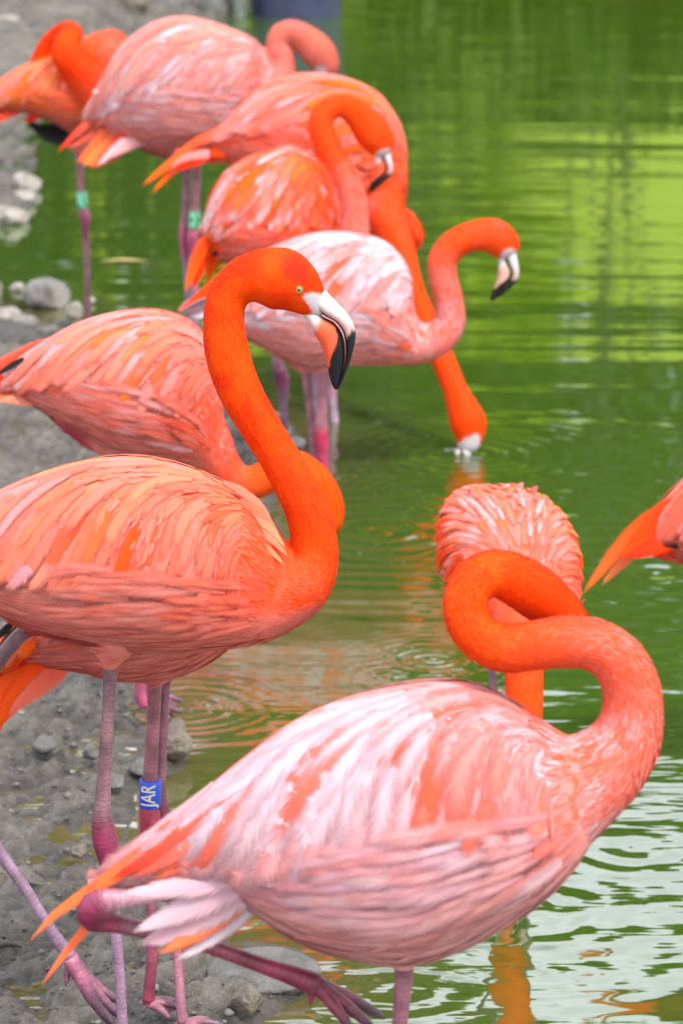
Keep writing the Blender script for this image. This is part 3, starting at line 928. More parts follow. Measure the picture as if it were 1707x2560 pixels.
    # ---- legs
    for lg in spec.get('legs', []):
        q = np.array([list(P3(b, *z[:2], z[3] if len(z) > 3 else 0)) + [z[2] * b.ps] for z in lg['pts']])
        n = lg.get('n', 60)
        q = catmull(q, n)
        V, F = tube(q[:, :3], q[:, 3], b.n, 14)
        tt = np.linspace(0, 1, n)
        cs = np.stack([np.interp(tt, [z[0] for z in lg['cols']], [z[1][c] for z in lg['cols']]) for c in range(3)], 1)
        cols = np.vstack([np.repeat(cs, 14, 0), cs[:1], cs[-1:]])
        length = np.linalg.norm(np.diff(q[:, :3], axis=0), axis=1).sum()
        al = np.concatenate([[0], np.cumsum(np.linalg.norm(np.diff(q[:, :3], axis=0), axis=1))])
        uv = np.stack([np.tile(np.abs(np.linspace(-1, 1, 14)) * 2.2, n), np.repeat(al / .0042, 14)], 1)
        uv = np.vstack([uv, [[0, 0], [0, 0]]])
        leg = link("leg", mesh_from("leg", local(V, root), F, cols, uv), M_LEG, root)
        if 'foot' in lg:
            ft = lg['foot']
            base = P3(b, *ft['base'][:2], ft['base'][2])
            toes = [P3(b, *z[:2], z[2]) for z in ft['toes']]
            build_foot(b, leg, base, toes, ft.get('r', 10) * b.ps, P3(b, *ft['hind'][:2], ft['hind'][2]) if 'hind' in ft else None, ft.get('col', HOCK), ft.get('arch', .25))
        if 'band' in lg:
            bd = lg['band']
            build_band(b, P3(b, *bd['a'][:2], bd['a'][2]), P3(b, *bd['b'][:2], bd['b'][2]), bd['r'] * b.ps, bd['text'], bd['mat'], bd['tmat'], bd.get('ts', .7))
    # ---- bill and eyes
    if 'bill' in spec:
        b.billpale = spec.get('billpale', 0)
        build_bill(b, *spec['bill'])
    if 'eye' in spec:
        ex, ey, er = spec['eye'][:3]
        # near eye sits on the skin: find the surface along the side direction
        p = P3(b, ex, ey)
        j = np.linalg.norm(kp - p, axis=1).argmin()
        off_ = math.sqrt(max(kr[j] ** 2 - np.linalg.norm(kp[j] - p) ** 2, 1e-6)) * squash[j]
        for sgn in (1, -1):
            c = p + b.n * sgn * off_ * spec.get('eyek', .93)
            if sgn == 1:
                r0 = unit(c - CAM); c = c + 0
            build_eye(b, c, er * b.ps, b.n * sgn)
    return b

def ball(c, r, axis, flat, seg=16, rings=10):
    ax_ = unit(axis); s = unit(np.cross(ax_, [0, 0, 1.0])); u = np.cross(ax_, s)
    V = []; F = []
    for i in range(rings + 1):
        a = math.pi * i / rings
        for j in range(seg):
            t = 2 * math.pi * j / seg
            V.append(c + ax_ * math.cos(a) * r * flat + (s * math.cos(t) + u * math.sin(t)) * math.sin(a) * r)
    for i in range(rings):
        for j in range(seg):
            k = (j + 1) % seg
            F.append((i * seg + j, i * seg + k, (i + 1) * seg + k, (i + 1) * seg + j))
    return np.array(V), F

def build_eye(b, c, r, n):
    V, F = ball(c, r, n, .7)
    e = link("eye", mesh_from("eye", local(V, b.root), F), M_IRIS, b.root)
    V, F = ball(c + n * r * .58, r * .42, n, .35)
    link("pupil", mesh_from("pupil", local(V, b.root), F), M_PUPIL, e)
    # bare dark ring of skin round the eye
    a = np.linspace(0, 2 * np.pi, 28)
    ax_ = unit(n); s = unit(np.cross(ax_, [0, 0, 1.0])); u = np.cross(ax_, s)
    P = c + ax_ * r * .22 + (s * np.cos(a)[:, None] + u * np.sin(a)[:, None]) * r * 1.04
    V, F = tube(P, np.full(28, r * .16), ax_, 6, cap=False)
    link("eyelid", mesh_from("eyelid", local(V, b.root), F), mat_eyelid, e)
mat_eyelid = mat_plain("eyelid_skin", (.30, .20, .06), .5)

# canonical bill measured on the head in focus (photograph pixels)
B_BASE, B_TIP = np.array([797., 765.]), np.array([840., 975.])
UPPER = [((800, 712), (765, 745), 20), ((822, 735), (788, 772), 31), ((850, 764), (812, 789), 30), ((873, 790), (836, 802), 27), ((887, 820), (853, 822), 24), ((889, 847), (862, 848), 21), ((881, 885), (864, 890), 17), ((868, 926), (856, 928), 12), ((850, 965), (844, 966), 7), ((842, 975), (840, 975), 3)]
LOWER = [((765, 750), (750, 780), 12), ((788, 777), (772, 808), 24), ((810, 793), (786, 836), 28), ((834, 806), (801, 860), 28), ((851, 827), (812, 888), 25), ((860, 853), (817, 908), 22), ((862, 893), (821, 930), 18), ((855, 931), (827, 955), 13), ((845, 964), (834, 970), 7), ((840, 974), (837, 974), 3)]
def build_bill(b, base, tip, lat0=0, lat1=0, side=None, dists=None):
    v0 = B_TIP - B_BASE
    v1 = np.array(tip, float) - np.array(base, float)
    k = np.linalg.norm(v1) / np.linalg.norm(v0)
    a = math.atan2(v1[1], v1[0]) - math.atan2(v0[1], v0[0])
    R = np.array([[math.cos(a), -math.sin(a)], [math.sin(a), math.cos(a)]]) * k
    def tr(p):
        q = R @ (np.array(p, float) - B_BASE) + np.array(base, float)
        f = np.clip(np.dot(q - np.array(base), v1) / np.dot(v1, v1), -.3, 1.2)
        if dists is not None:
            return at_dist(q[0], q[1], dists)
        return P3(b, q[0], q[1], lat0 + (lat1 - lat0) * f)
    def loft(ST, colfun, name, parent, k2):
        T = np.array([tr(s[0]) for s in ST]); B = np.array([tr(s[1]) for s in ST]); hw = np.array([s[2] for s in ST]) * b.ps * k * k2
        A = catmull(np.hstack([T, B, hw[:, None], np.linspace(0, 1, len(ST))[:, None]]), 34)
        T, B, hw, tt = A[:, :3], A[:, 3:6], np.maximum(A[:, 6], .0008), A[:, 7]
        Cn = (T + B) / 2; Vv = (T - B) / 2
        th = np.linspace(0, 2 * np.pi, 20, endpoint=False)
        V = Cn[:, None] + np.cos(th)[None, :, None] * Vv[:, None] + (np.sin(th)[None, :, None] * hw[:, None, None]) * b.pn
        cols = np.array([[colfun(tt[i], math.cos(th[j])) for j in range(20)] for i in range(34)])
        F = []
        for i in range(33):
            for j in range(20):
                q = (j + 1) % 20
                F.append((i * 20 + j, i * 20 + q, (i + 1) * 20 + q, (i + 1) * 20 + j))
        F.append(tuple(range(19, -1, -1))); F.append(tuple(33 * 20 + j for j in range(20)))
        return link(name, mesh_from(name, local(V.reshape(-1, 3), b.root), F, cols.reshape(-1, 3)), M_BILL, parent)
    white = C(238, 230, 232); pinkw = C(235, 190, 185); org = C(235, 100, 65) * (1 - b.billpale) + C(238, 200, 185) * b.billpale; blk = np.array([.010, .010, .012])
    nz = lambda t: .02 * math.sin(t * 40)
    def cu(t, c):
        e = .49 - .05 * c + nz(c)
        f = float(smooth(t, e - .015, e + .015))
        w = float(smooth(t, .18, .45))
        base_ = white * (1 - w) + pinkw * w
        if c < -.5: base_ = base_ * .5 + org * .2
        if c < -.8: base_ = blk
        return base_ * (1 - f) + blk * f
    def cl(t, c):
        e = .50 - .12 * c + nz(c * 1.7)
        f = float(smooth(t, e - .015, e + .015))
        f = max(f, float(smooth(c, .80, .95)) * float(smooth(t, .12, .25)))
        w = float(smooth(t, .14, .24))
        base_ = white * (1 - w) + org * w
        return base_ * (1 - f) + blk * f
    bill = loft(UPPER, cu, "bill", b.root, 1.0)
    loft(LOWER, cl, "lower_mandible", bill, .95)

def build_foot(b, leg, base, toes, r, hind, col, arch):
    parts = []
    pts = []
    for i, t in enumerate(toes):
        m1 = base * (1 - .45) + t * .45 + np.array([0, 0, arch * np.linalg.norm(t - base) * .35])
        q = catmull(np.array([base, m1, t]), 12)
        pts.append(q)
        R = r * np.interp(np.linspace(0, 1, 12), [0, .15, .4, .5, .75, .85, 1], [1.05, .95, .75, .85, .62, .68, .2])
        parts.append(tube(q, R, unit(np.cross(t - base, [0, 0, 1.0])), 10))
    if hind is not None:
        q = catmull(np.array([base, (base + hind) / 2 + np.array([0, 0, .002]), hind]), 6)
        parts.append(tube(q, r * np.array([.7, .6, .5, .42, .3, .08]), b.n, 8))
    for i in range(len(pts) - 1):      # webs
        a, c = pts[i], pts[i + 1]
        V = []; F = []
        for k in range(10):
            f = k / 9
            mid_ = (a[k] + c[k]) / 2
            mid_ = mid_ * (1 - .25 * f) + base * (.25 * f) + np.array([0, 0, -.15 * r])
            V += [a[k], mid_, c[k]]
            if k:
                o = (k - 1) * 3
                F += [(o, o + 1, o + 4, o + 3), (o + 1, o + 2, o + 5, o + 4)]
        V = np.array(V)
        V2 = V - np.array([0, 0, .0015])
        n0 = len(V)
        F2 = [tuple(reversed([i_ + n0 for i_ in f])) for f in F]
        parts.append((np.vstack([V, V2]), F + F2))
    V, F = join(parts)
    d = np.linalg.norm(V - base, axis=1); mx_ = d.max()
    f = smooth(d / mx_, .25, .85)[:, None]
    n_ = fbm(V * 90, 2)[:, None]
    cols = col * (1 - f) + (C(110, 80, 100) * .8) * f
    cols = cols * (.75 + .5 * n_)
    uv = np.stack([V[:, 0] / .006, V[:, 2] / .006], 1)
    link("foot", mesh_from("foot", local(V, b.root), F, cols, uv), M_LEG, leg)

def text_mesh(body):
    cu = bpy.data.curves.new("txt", 'FONT'); cu.body = body; cu.size = 1.0; cu.align_x = 'CENTER'; cu.align_y = 'CENTER'; cu.resolution_u = 3
    cu.offset = .018
    o = bpy.data.objects.new("txt", cu); COL.objects.link(o)
    dg = bpy.context.evaluated_depsgraph_get()
    me = bpy.data.meshes.new_from_object(o.evaluated_get(dg))
    import bmesh
    bm = bmesh.new(); bm.from_mesh(me)
    bmesh.ops.triangulate(bm, faces=bm.faces[:])
    for q in range(3):
        bmesh.ops.subdivide_edges(bm, edges=[e_ for e_ in bm.edges if e_.calc_length() > .09], cuts=1, use_grid_fill=True)
        bmesh.ops.triangulate(bm, faces=bm.faces[:])
    bm.to_mesh(me); bm.free()
    V = np.array([v.co[:] for v in me.vertices]); F = [tuple(p.vertices) for p in me.polygons]
    bpy.data.objects.remove(o); bpy.data.meshes.remove(me); bpy.data.curves.remove(cu)
    return V, F

def build_band(b, A, Bp, r, text, mat, tmat, ts):
    axis = unit(Bp - A); L = np.linalg.norm(Bp - A)
    s = unit(b.n - axis * np.dot(b.n, axis)); u = np.cross(axis, s)      # s faces the viewer side
    seg = 40
    a = np.linspace(0, 2 * np.pi, seg, endpoint=False)
    prof = [(0, .86), (0, 1.0), (.02, 1.03), (.5, 1.02), (.98, 1.03), (1, 1.0), (1, .86)]
    V = []; F = []
    for (f, k) in prof:
        for t in a:
            V.append(A + axis * L * f + (s * math.cos(t) + u * math.sin(t)) * r * k)
    m = len(prof)
    for i in range(m):
        i2 = (i + 1) % m
        for j in range(seg):
            k = (j + 1) % seg
            F.append((i * seg + j, i * seg + k, i2 * seg + k, i2 * seg + j))
    band = link("leg_band", mesh_from("leg_band", local(V, b.root), F), mat, b.root)
    TV, TF = text_mesh(text)
    wid = TV[:, 0].max() - TV[:, 0].min(); hei = TV[:, 1].max() - TV[:, 1].min()
    sc = L * .86 / wid
    parts = []
    # letters run up the band; the word repeats round it
    nrep = max(1, int(2 * math.pi * r / (hei * sc * 1.4 * 1.35)))
    for k in range(nrep):
        ang0 = .10 + k * 2 * math.pi / nrep
        along = TV[:, 0] * sc           # reading direction = up
        across = TV[:, 1] * sc * 1.4
        up_ = -axis if axis[2] < 0 else axis
        mid_ = A + axis * L * .5
        # tops of letters point to the viewer's left
        left = -b.t - axis * np.dot(-b.t, axis); left = unit(left - s * np.dot(left, s))
        ang = ang0 + across / r
        Vv = mid_ + up_ * along[:, None] + (s * np.cos(ang)[:, None] + left * np.sin(ang)[:, None]) * (r * 1.05)
        link("lettering", mesh_from("lettering", local(Vv, b.root), TF, shade=False), tmat, band)


# ------------------------------------------------------------------ the flamingos
def make_pick(main, accent, region, rear=None, edge=None, front=None, rear_u=.74):
    """main/accent/rear/front: lists of (base, tip); region (u0,u1,p0,p1,prob)"""
    def pick(rng, u, p):
        src = main
        if rear and u > rear_u and rng.random() < .25 + .4 * (p > .35): src = rear
        if front and u < .24 and rng.random() < .6: src = front
        if region[0] < u < region[1] and region[2] < p < region[3] and rng.random() < region[4]: src = accent
        # neighbouring feathers are alike: the choice drifts over the wing, with a little scatter
        x = (.5 + .32 * math.sin(u * 11 + p * 5) + .22 * math.sin(p * 17 - u * 6 + 1.3) + rng.normal(0, .20)) % 1.0
        k = x * len(src); i = int(k) % len(src); f = k - int(k)
        a, b_ = src[i], src[(i + 1) % len(src)]
        f = max(0.0, f - .5)
        c0 = a[0] * (1 - f) + b_[0] * f; c1 = a[1] * (1 - f) + b_[1] * f
        j = 1 + (rng.random() - .5) * .12
        ce = c1 if edge is None else (c1 * .5 + edge[rng.integers(len(edge))] * .5 if rng.random() < .6 else c1)
        return c0 * j, c1 * j, ce * j
    return pick

def legcols(upper, hock, lower, th):
    return [(0, upper), (max(th - .09, .02), upper), (th - .03, hock), (th + .05, hock), (min(th + .14, .97), lower), (1, lower)]

def pick_near(rng, u, p):
    """pale band across the back, salmon lower down, a handful of orange feathers in mid-wing"""
    w = min(1.0, 1.7 * math.exp(-((u - .60) / .32) ** 2 - ((p - .17) / .17) ** 2))
    low = float(smooth(p + .25 * (u - .5), .22, .46))
    base = PINK * (1 - low) + (SALMON * .55 + LILAC * .45) * low
    base = base * (1 - w) + (WHITE * .7 + LILAC * .3) * w
    tip = base * .6 + (PALE if rng.random() < .6 else SALMON) * .4
    edge = tip * .6 + (PALE, SALMON, LILAC, WHITE)[rng.integers(4)] * .4
    r = rng.random()
    if .16 < u < .37 and .10 < p < .40 and r < .5:
        base, tip, edge = [(CORAL, CORAL, SALMON), (SALMON, C(252, 100, 45), PINK), (PINK, CORAL, PINK), (CORAL, ORANGE, SALMON)][rng.integers(4)]
    elif u > .8 and p > .25 and r < .35:
        base, tip, edge = CORAL, SALMON, PINK
    elif r < .05:
        base, tip, edge = SALMON, CORAL, PINK
    j = 1 + (rng.random() - .5) * .10
    return base * j, tip * j, edge * j

BIRDS = []
# --- the nearest one, looped neck
BIRDS.append(dict(
    label="nearest flamingo, pale pink wings, neck curled into a loop, walking at lower right", seed=11, dist=3.0, px=1000, yaw=0,
    torso=[((1500, 1885), (1525, 2010), 55), ((1430, 1852), (1470, 2110), 120), ((1340, 1800), (1390, 2205), 185), ((1240, 1740), (1290, 2280), 235),
           ((1120, 1712), (1170, 2345), 262), ((980, 1728), (1040, 2388), 272), ((850, 1762), (920, 2382), 262), ((730, 1815), (800, 2355), 232),
           ((610, 1900), (690, 2300), 185), ((500, 1990), (600, 2225), 125), ((400, 2070), (480, 2180), 70), ((330, 2130), (380, 2185), 30)],
    neck=[(1370, 2010, 150), (1450, 1960, 128), (1525, 1900, 106), (1568, 1835, 88), (1580, 1765, 77), (1570, 1700, 72), (1535, 1642, 68), (1472, 1608, 66), (1408, 1605, 66),
          (1340, 1613, 63, 10), (1265, 1620, 62, 10), (1205, 1598, 58, 0), (1168, 1550, 56, -15), (1163, 1495, 56, -30), (1190, 1447, 57, -50), (1245, 1434, 61, -75), (1310, 1462, 68, -105),
          (1375, 1510, 70, -150), (1425, 1560, 62, -210), (1440, 1600, 48, -270)],
    headt=.84, neckfree=.2,
    bill=((1437, 1612), (1395, 1655), -300, -430),
    thighs=[[(900, 2250, 120, 60), (960, 2330, 85, 60), (1005, 2395, 42, 50), (1011, 2425, 27, 50)], [(760, 2230, 110, -20), (680, 2230, 70, 0), (600, 2225, 45, 10), (540, 2228, 30, 15)]],
    pal=dict(flank=[PINK, PALE, LILAC, PALE, PINK, WHITE], chest=[SALMON, PINK, CORAL, PINK, PALE], back=[SALMON, PINK, PALE], neck0=[CORAL, SALMON, CORAL, PINK], neck1=[ORANGE, C(250, 72, 10), C(255, 94, 16)], n0=.22, n1=.6, c0=.05, c1=.35, vent=C(215, 70, 100), ventw=.7, belly=PINK * .6 + PALE * .45),
    pick=pick_near,
    wing=dict(n=(13, 9), len=.60, wid=.054, soft=True, coverts=120, beta=62, phi=(.03, .47), u=(.18, .93), fade=.10),
    tail=[([(600, 1985), (420, 2100), (260, 2205), (130, 2292), (68, 2362)], 26, CORAL, C(252, 135, 70), (60, 20), C(250, 105, 50)),
          ([(560, 2060), (400, 2160), (280, 2250), (170, 2375), (96, 2478)], 22, CORAL, C(252, 120, 75), (-20, -10), C(250, 140, 95)),
          ([(660, 1965), (520, 2060), (400, 2130), (270, 2205)], 32, SALMON, RED, (150, 40), CORAL),
          ([(690, 1990), (550, 2075), (430, 2140), (320, 2200)], 34, PINK, CORAL, (170, 50), SALMON),
          ([(720, 2020), (590, 2095), (480, 2150), (370, 2205)], 36, SALMON, C(250, 130, 90), (185, 60), RED),
          ([(740, 2055), (620, 2120), (520, 2165), (430, 2205)], 36, RED, CORAL, (195, 75), SALMON),
          ([(750, 2090), (650, 2140), (560, 2175), (470, 2208)], 34, CORAL, RED, (200, 85), DEEP),
          ([(760, 2130), (680, 2165), (590, 2190), (510, 2206)], 30, RED, RED, (205, 95), CORAL),
          ([(780, 2170), (720, 2190), (650, 2200), (580, 2206)], 24, ORANGE, RED, (215, 110), DEEP),
          ([(640, 2175), (520, 2205), (400, 2225), (300, 2234)], 36, LILAC, WHITE, (130, 75), PALE),
          ([(640, 2195), (520, 2245), (420, 2292), (330, 2332)], 44, LILAC, WHITE, (120, 70), PALE),
          ([(650, 2200), (530, 2272), (430, 2332), (345, 2364)], 48, PALE, LILAC, (110, 50), WHITE),
          ([(650, 2205), (560, 2285), (470, 2345), (385, 2387)], 52, SALMON, C(240, 150, 120), (70, 50), PINK),
          ([(640, 2210), (570, 2272), (500, 2328), (400, 2384)], 34, CORAL, C(252, 150, 90), (90, 80), CORAL),
          ([(660, 2220), (590, 2295), (520, 2352), (438, 2404)], 28, WHITE, WHITE, (80, 70), PALE),
          ([(740, 2235), (670, 2240), (600, 2232), (540, 2225)], 34, DEEP, SALMON, (150, 60), CORAL)],
    tailcov=[CORAL, RED, SALMON, DEEP],
    legs=[dict(pts=[(1005, 2385, 34, 50), (1010, 2425, 25, 50), (1004, 2500, 22, 50), (998, 2580, 20, 50), (990, 2800, 19, 50), (985, 2960, 32, 50), (980, 3040, 34, 50), (985, 3120, 22, 50), (980, 3400, 19, 50), (975, 3720, 20, 50)], cols=legcols(LEGP, HOCK, LEGP, .52)),
          dict(pts=[(620, 2212, 34, 10), (520, 2224, 23, 18), (400, 2236, 21, 22), (310, 2246, 27, 24), (252, 2254, 46, 24), (236, 2288, 44, 10), (290, 2308, 26, -20), (400, 2332, 22, -30), (500, 2357, 21, -30), (640, 2408, 21, -30), (735, 2440, 27, -30), (790, 2462, 32, -30)],
               cols=[(0, PINK), (.12, LILAC), (.30, LILAC), (.36, HOCK), (.46, HOCK), (.54, LEGP), (.85, LEGR), (1, LEGR)],
               foot=dict(base=(785, 2458, -30), toes=[(880, 2575, 20), (935, 2572, -40), (960, 2545, -110)], r=22, hind=(775, 2515, -30), col=LEGR, arch=.1))],
    maxlets=34000, let=.95, voxel=.004))

# --- the one in focus
BIRDS.append(dict(
    label="vivid orange-necked flamingo in sharp focus, head up, yellow eye and black-tipped bill", seed=21, dist=3.95, px=380, yaw=0,
    torso=[((742, 1405), (768, 1530), 50), ((700, 1335), (692, 1580), 100), ((620, 1247), (605, 1610), 150), ((500, 1184), (485, 1620), 185), ((380, 1150), (380, 1620), 200),
           ((270, 1147), (272, 1612), 195), ((150, 1170), (160, 1592), 175), ((20, 1217), (60, 1562), 140), ((-100, 1290), (-40, 1515), 95), ((-200, 1390), (-160, 1480), 45)],
    neck=[(640, 1500, 112), (700, 1482, 98), (752, 1450, 84), (783, 1400, 64), (783, 1340, 58), (765, 1270, 55), (730, 1200, 52), (690, 1130, 50), (650, 1065, 51), (612, 1000, 53), (585, 940, 55),
          (568, 880, 55), (560, 820, 52), (562, 770, 50), (580, 724, 52), (618, 697, 60), (665, 692, 72), (708, 700, 79), (745, 722, 66), (772, 747, 49), (790, 766, 36), (800, 780, 26)],
    headt=.84, neckfree=.16,
    lores=[(771, 735, 12), (781, 742, 17), (795, 752, 24), (806, 768, 26), (796, 788, 20), (789, 806, 14)],
    crown=[(742, 672, 38, 40)],
    mantle=[([(560, 1205), (610, 1228), (655, 1262)], 13, SALMON, PEACH, 30), ([(590, 1225), (640, 1252), (680, 1300)], 14, SALMON, PEACH, 50), ([(600, 1250), (655, 1285), (700, 1338)], 15, CORAL, PEACH, 60), ([(610, 1275), (670, 1315), (716, 1372)], 15, SALMON, C(252, 175, 120), 66),
            ([(620, 1310), (675, 1345), (722, 1392)], 14, SALMON, PEACH, 80), ([(615, 1335), (670, 1372), (712, 1412)], 13, CORAL, C(252, 160, 110), 95), ([(570, 1225), (630, 1262), (684, 1318)], 12, SALMON, PEACH, 20), ([(600, 1262), (660, 1300), (708, 1352)], 12, SALMON, PEACH, 10)],
    bill=((797, 765), (840, 975)), eye=(748, 714, 8.2), eyek=.98,
    thighs=[[(300, 1520, 110, 60), (290, 1590, 70, 60), (280, 1645, 36, 55), (277, 1672, 22, 55)], [(150, 1500, 90, -50), (100, 1550, 45, -60), (70, 1575, 24, -60)]],
    pal=dict(flank=[SALMON, C(250, 150, 130), PINK, SALMON, C(248, 160, 150)], chest=[ORANGE, CORAL, C(250, 85, 45), CORAL], back=[SALMON, PEACH, PINK], neck0=[C(246, 64, 12), ORANGE, C(252, 88, 24)], neck1=[C(246, 54, 6), ORANGE, C(255, 88, 10)], c0=.06, c1=.42, vent=DEEP, ventw=.8, belly=SALMON * .45 + PINK * .6),
    pick=make_pick([(SALMON, SALMON), (SALMON, PINK), (C(252, 135, 112), SALMON), (PINK, SALMON), (SALMON, PEACH)], [(ORANGE, ORANGE), (ORANGE, AMBER), (CORAL, PEACH), (RED, ORANGE)], (.30, .56, .12, .44, .5), rear_u=.58,
                   rear=[(LILAC, PINK), (PALE, LILAC), (PINK, LILAC), (SALMON, PEACH)], edge=[SALMON, PINK, CORAL, PEACH], front=[(SALMON, SALMON), (CORAL, SALMON), (SALMON, PEACH)]),
    wing=dict(n=(12, 8), len=.60, wid=.040, coverts=160, beta=60, u=(.24, .94), fade=.2),
    tail=[([(-40, 1500), (-60, 1600), (-90, 1680)], 22, BLACK, BLACK, 0, BLACK), ([(-100, 1400), (-220, 1500), (-320, 1600)], 26, RED, ORANGE, 10), ([(-100, 1440), (-200, 1550), (-280, 1640)], 24, CORAL, ORANGE, 0),
          ([(30, 1560), (10, 1580), (-20, 1600)], 12, BLACK, BLACK, 60, BLACK)],
    tailcov=[CORAL, SALMON, PINK],
    legs=[dict(pts=[(280, 1630, 32, 55), (277, 1672, 20, 55), (274, 1720, 16.5, 55), (270, 1790, 16, 55), (264, 1900, 17.5, 55), (258, 1990, 20, 55), (256, 2050, 27, 55), (264, 2100, 33, 55), (272, 2150, 27, 55), (280, 2220, 17, 55), (290, 2326, 14.5, 55), (302, 2476, 13.5, 55), (308, 2600, 14, 55), (311, 2668, 15, 55)],
               cols=[(0, SALMON), (.04, LEGM), (.30, LEGM), (.37, LEGM), (.41, HOCK), (.53, HOCK), (.60, LEGL), (1, LEGL)],
               foot=dict(base=(311, 2668, 55), toes=[(385, 2720, 110), (420, 2690, 55), (395, 2660, 0)], r=13, hind=(285, 2672, 50), col=LEGP)),
          dict(pts=[(110, 1540, 34, -60), (75, 1568, 22, -60), (20, 1622, 19, -60), (-60, 1740, 19, -60), (-120, 1850, 28, -60), (-125, 1900, 30, -60), (-100, 1960, 22, -60), (0, 2130, 16, -60), (60, 2215, 15, -60), (110, 2295, 14, -60), (140, 2342, 16, -60), (175, 2392, 20, -60)],
               cols=legcols(LEGM, HOCK, LEGL, .46),
               foot=dict(base=(176, 2395, -60), toes=[(285, 2566, -25), (315, 2550, -70), (300, 2505, -110)], r=21, hind=(165, 2466, -60), col=C(190, 110, 140), arch=-.25))],
    maxlets=52000, let=.8, dens=2.6, voxel=.0035, fluff=.9))

# --- behind the one in focus, belly and banded leg in view
BIRDS.append(dict(
    label="flamingo mostly hidden behind the in-focus one, blue band on its leg, orange tail drooping left", seed=31, dist=4.15, px=350, yaw=0,
    torso=[((620, 1440), (600, 1590), 60), ((560, 1345), (545, 1640), 110), ((470, 1300), (462, 1680), 145), ((370, 1290), (370, 1697), 155), ((270, 1310), (290, 1692), 150), ((180, 1370), (210, 1672), 125),
           ((100, 1455), (130, 1660), 90), ((40, 1535), (70, 1650), 60), ((0, 1600), (20, 1685), 30)],
    neck=[(560, 1500, 90), (600, 1460, 75), (610, 1400, 58), (580, 1340, 48), (520, 1300, 45), (450, 1290, 42, -10), (400, 1330, 46, -20), (360, 1370, 48, -30), (330, 1400, 34, -40)],
    bill=((325, 1405), (240, 1450), -50, -50), headt=.78,
    thighs=[[(380, 1600, 90, 30), (385, 1670, 50, 30), (387, 1710, 22, 30)], [(420, 1590, 80, -30), (412, 1660, 46, -30), (411, 1705, 20, -30)]],
    pal=dict(flank=[SALMON, PINK, CORAL], chest=[CORAL, SALMON], neck0=[CORAL], neck1=[ORANGE], vent=DEEP),
    pick=make_pick([(SALMON, PINK), (CORAL, SALMON), (ORANGE, AMBER)], [(ORANGE, AMBER)], (.3, .6, .1, .4, .5)),
    wing=dict(n=(7, 5), len=.5, coverts=40),
    tail=[([(120, 1560), (60, 1640), (20, 1720), (-8, 1850)], 38, RED, C(252, 110, 30), 20, ORANGE), ([(150, 1600), (90, 1670), (40, 1740), (-20, 1830)], 40, ORANGE, C(250, 95, 20), 30, RED),
          ([(90, 1560), (30, 1640), (-20, 1740)], 38, ORANGE, RED, 10), ([(180, 1640), (130, 1690), (70, 1740), (20, 1790)], 30, CORAL, SALMON, 40, SALMON),
          ([(60, 1570), (30, 1590), (5, 1620), (-20, 1640)], 16, BLACK, BLACK, 60, BLACK)],
    tailcov=[ORANGE, RED, CORAL],
    legs=[dict(pts=[(387, 1680, 30, 30), (387, 1712, 19, 30), (384, 1790, 17, 30), (379, 1875, 17.5, 30), (375, 1960, 19, 30), (373, 2015, 24, 30), (376, 2047, 27, 30), (372, 2090, 22, 30), (372, 2150, 16, 30), (378, 2300, 14, 30), (380, 2391, 14, 30), (374, 2470, 15, 30), (372, 2505, 17, 30)],
               cols=[(0, SALMON), (.04, C(190, 110, 120)), (.30, LEGP), (.36, C(195, 60, 90)), (.50, C(195, 60, 90)), (.6, LEGP), (1, LEGR)],
               foot=dict(base=(372, 2508, 30), toes=[(432, 2552, 70), (470, 2528, 30), (440, 2503, -20)], r=13, hind=(346, 2512, 30), col=LEGP),
               band=dict(a=(376.5, 1948, 30), b=(375, 2016, 30), r=26.5, text="JAR", mat=M_BLUE, tmat=M_BLUETXT)),
          dict(pts=[(412, 1680, 28, -30), (411, 1712, 16, -30), (408, 1800, 15, -30), (402, 1900, 15, -30), (400, 1990, 17, -30), (405, 2045, 25, -30), (412, 2090, 20, -30), (425, 2200, 14, 10), (445, 2406, 12.5, 60), (452, 2500, 13, 90), (457, 2560, 15, 105)],
               cols=legcols(LEGP, HOCK, LEGP, .42),
               foot=dict(base=(457, 2562, 105), toes=[(540, 2590, 135), (560, 2562, 105), (530, 2548, 60)], r=12, hind=(435, 2562, 105), col=LEGP))],
    maxlets=14000, voxel=.005))

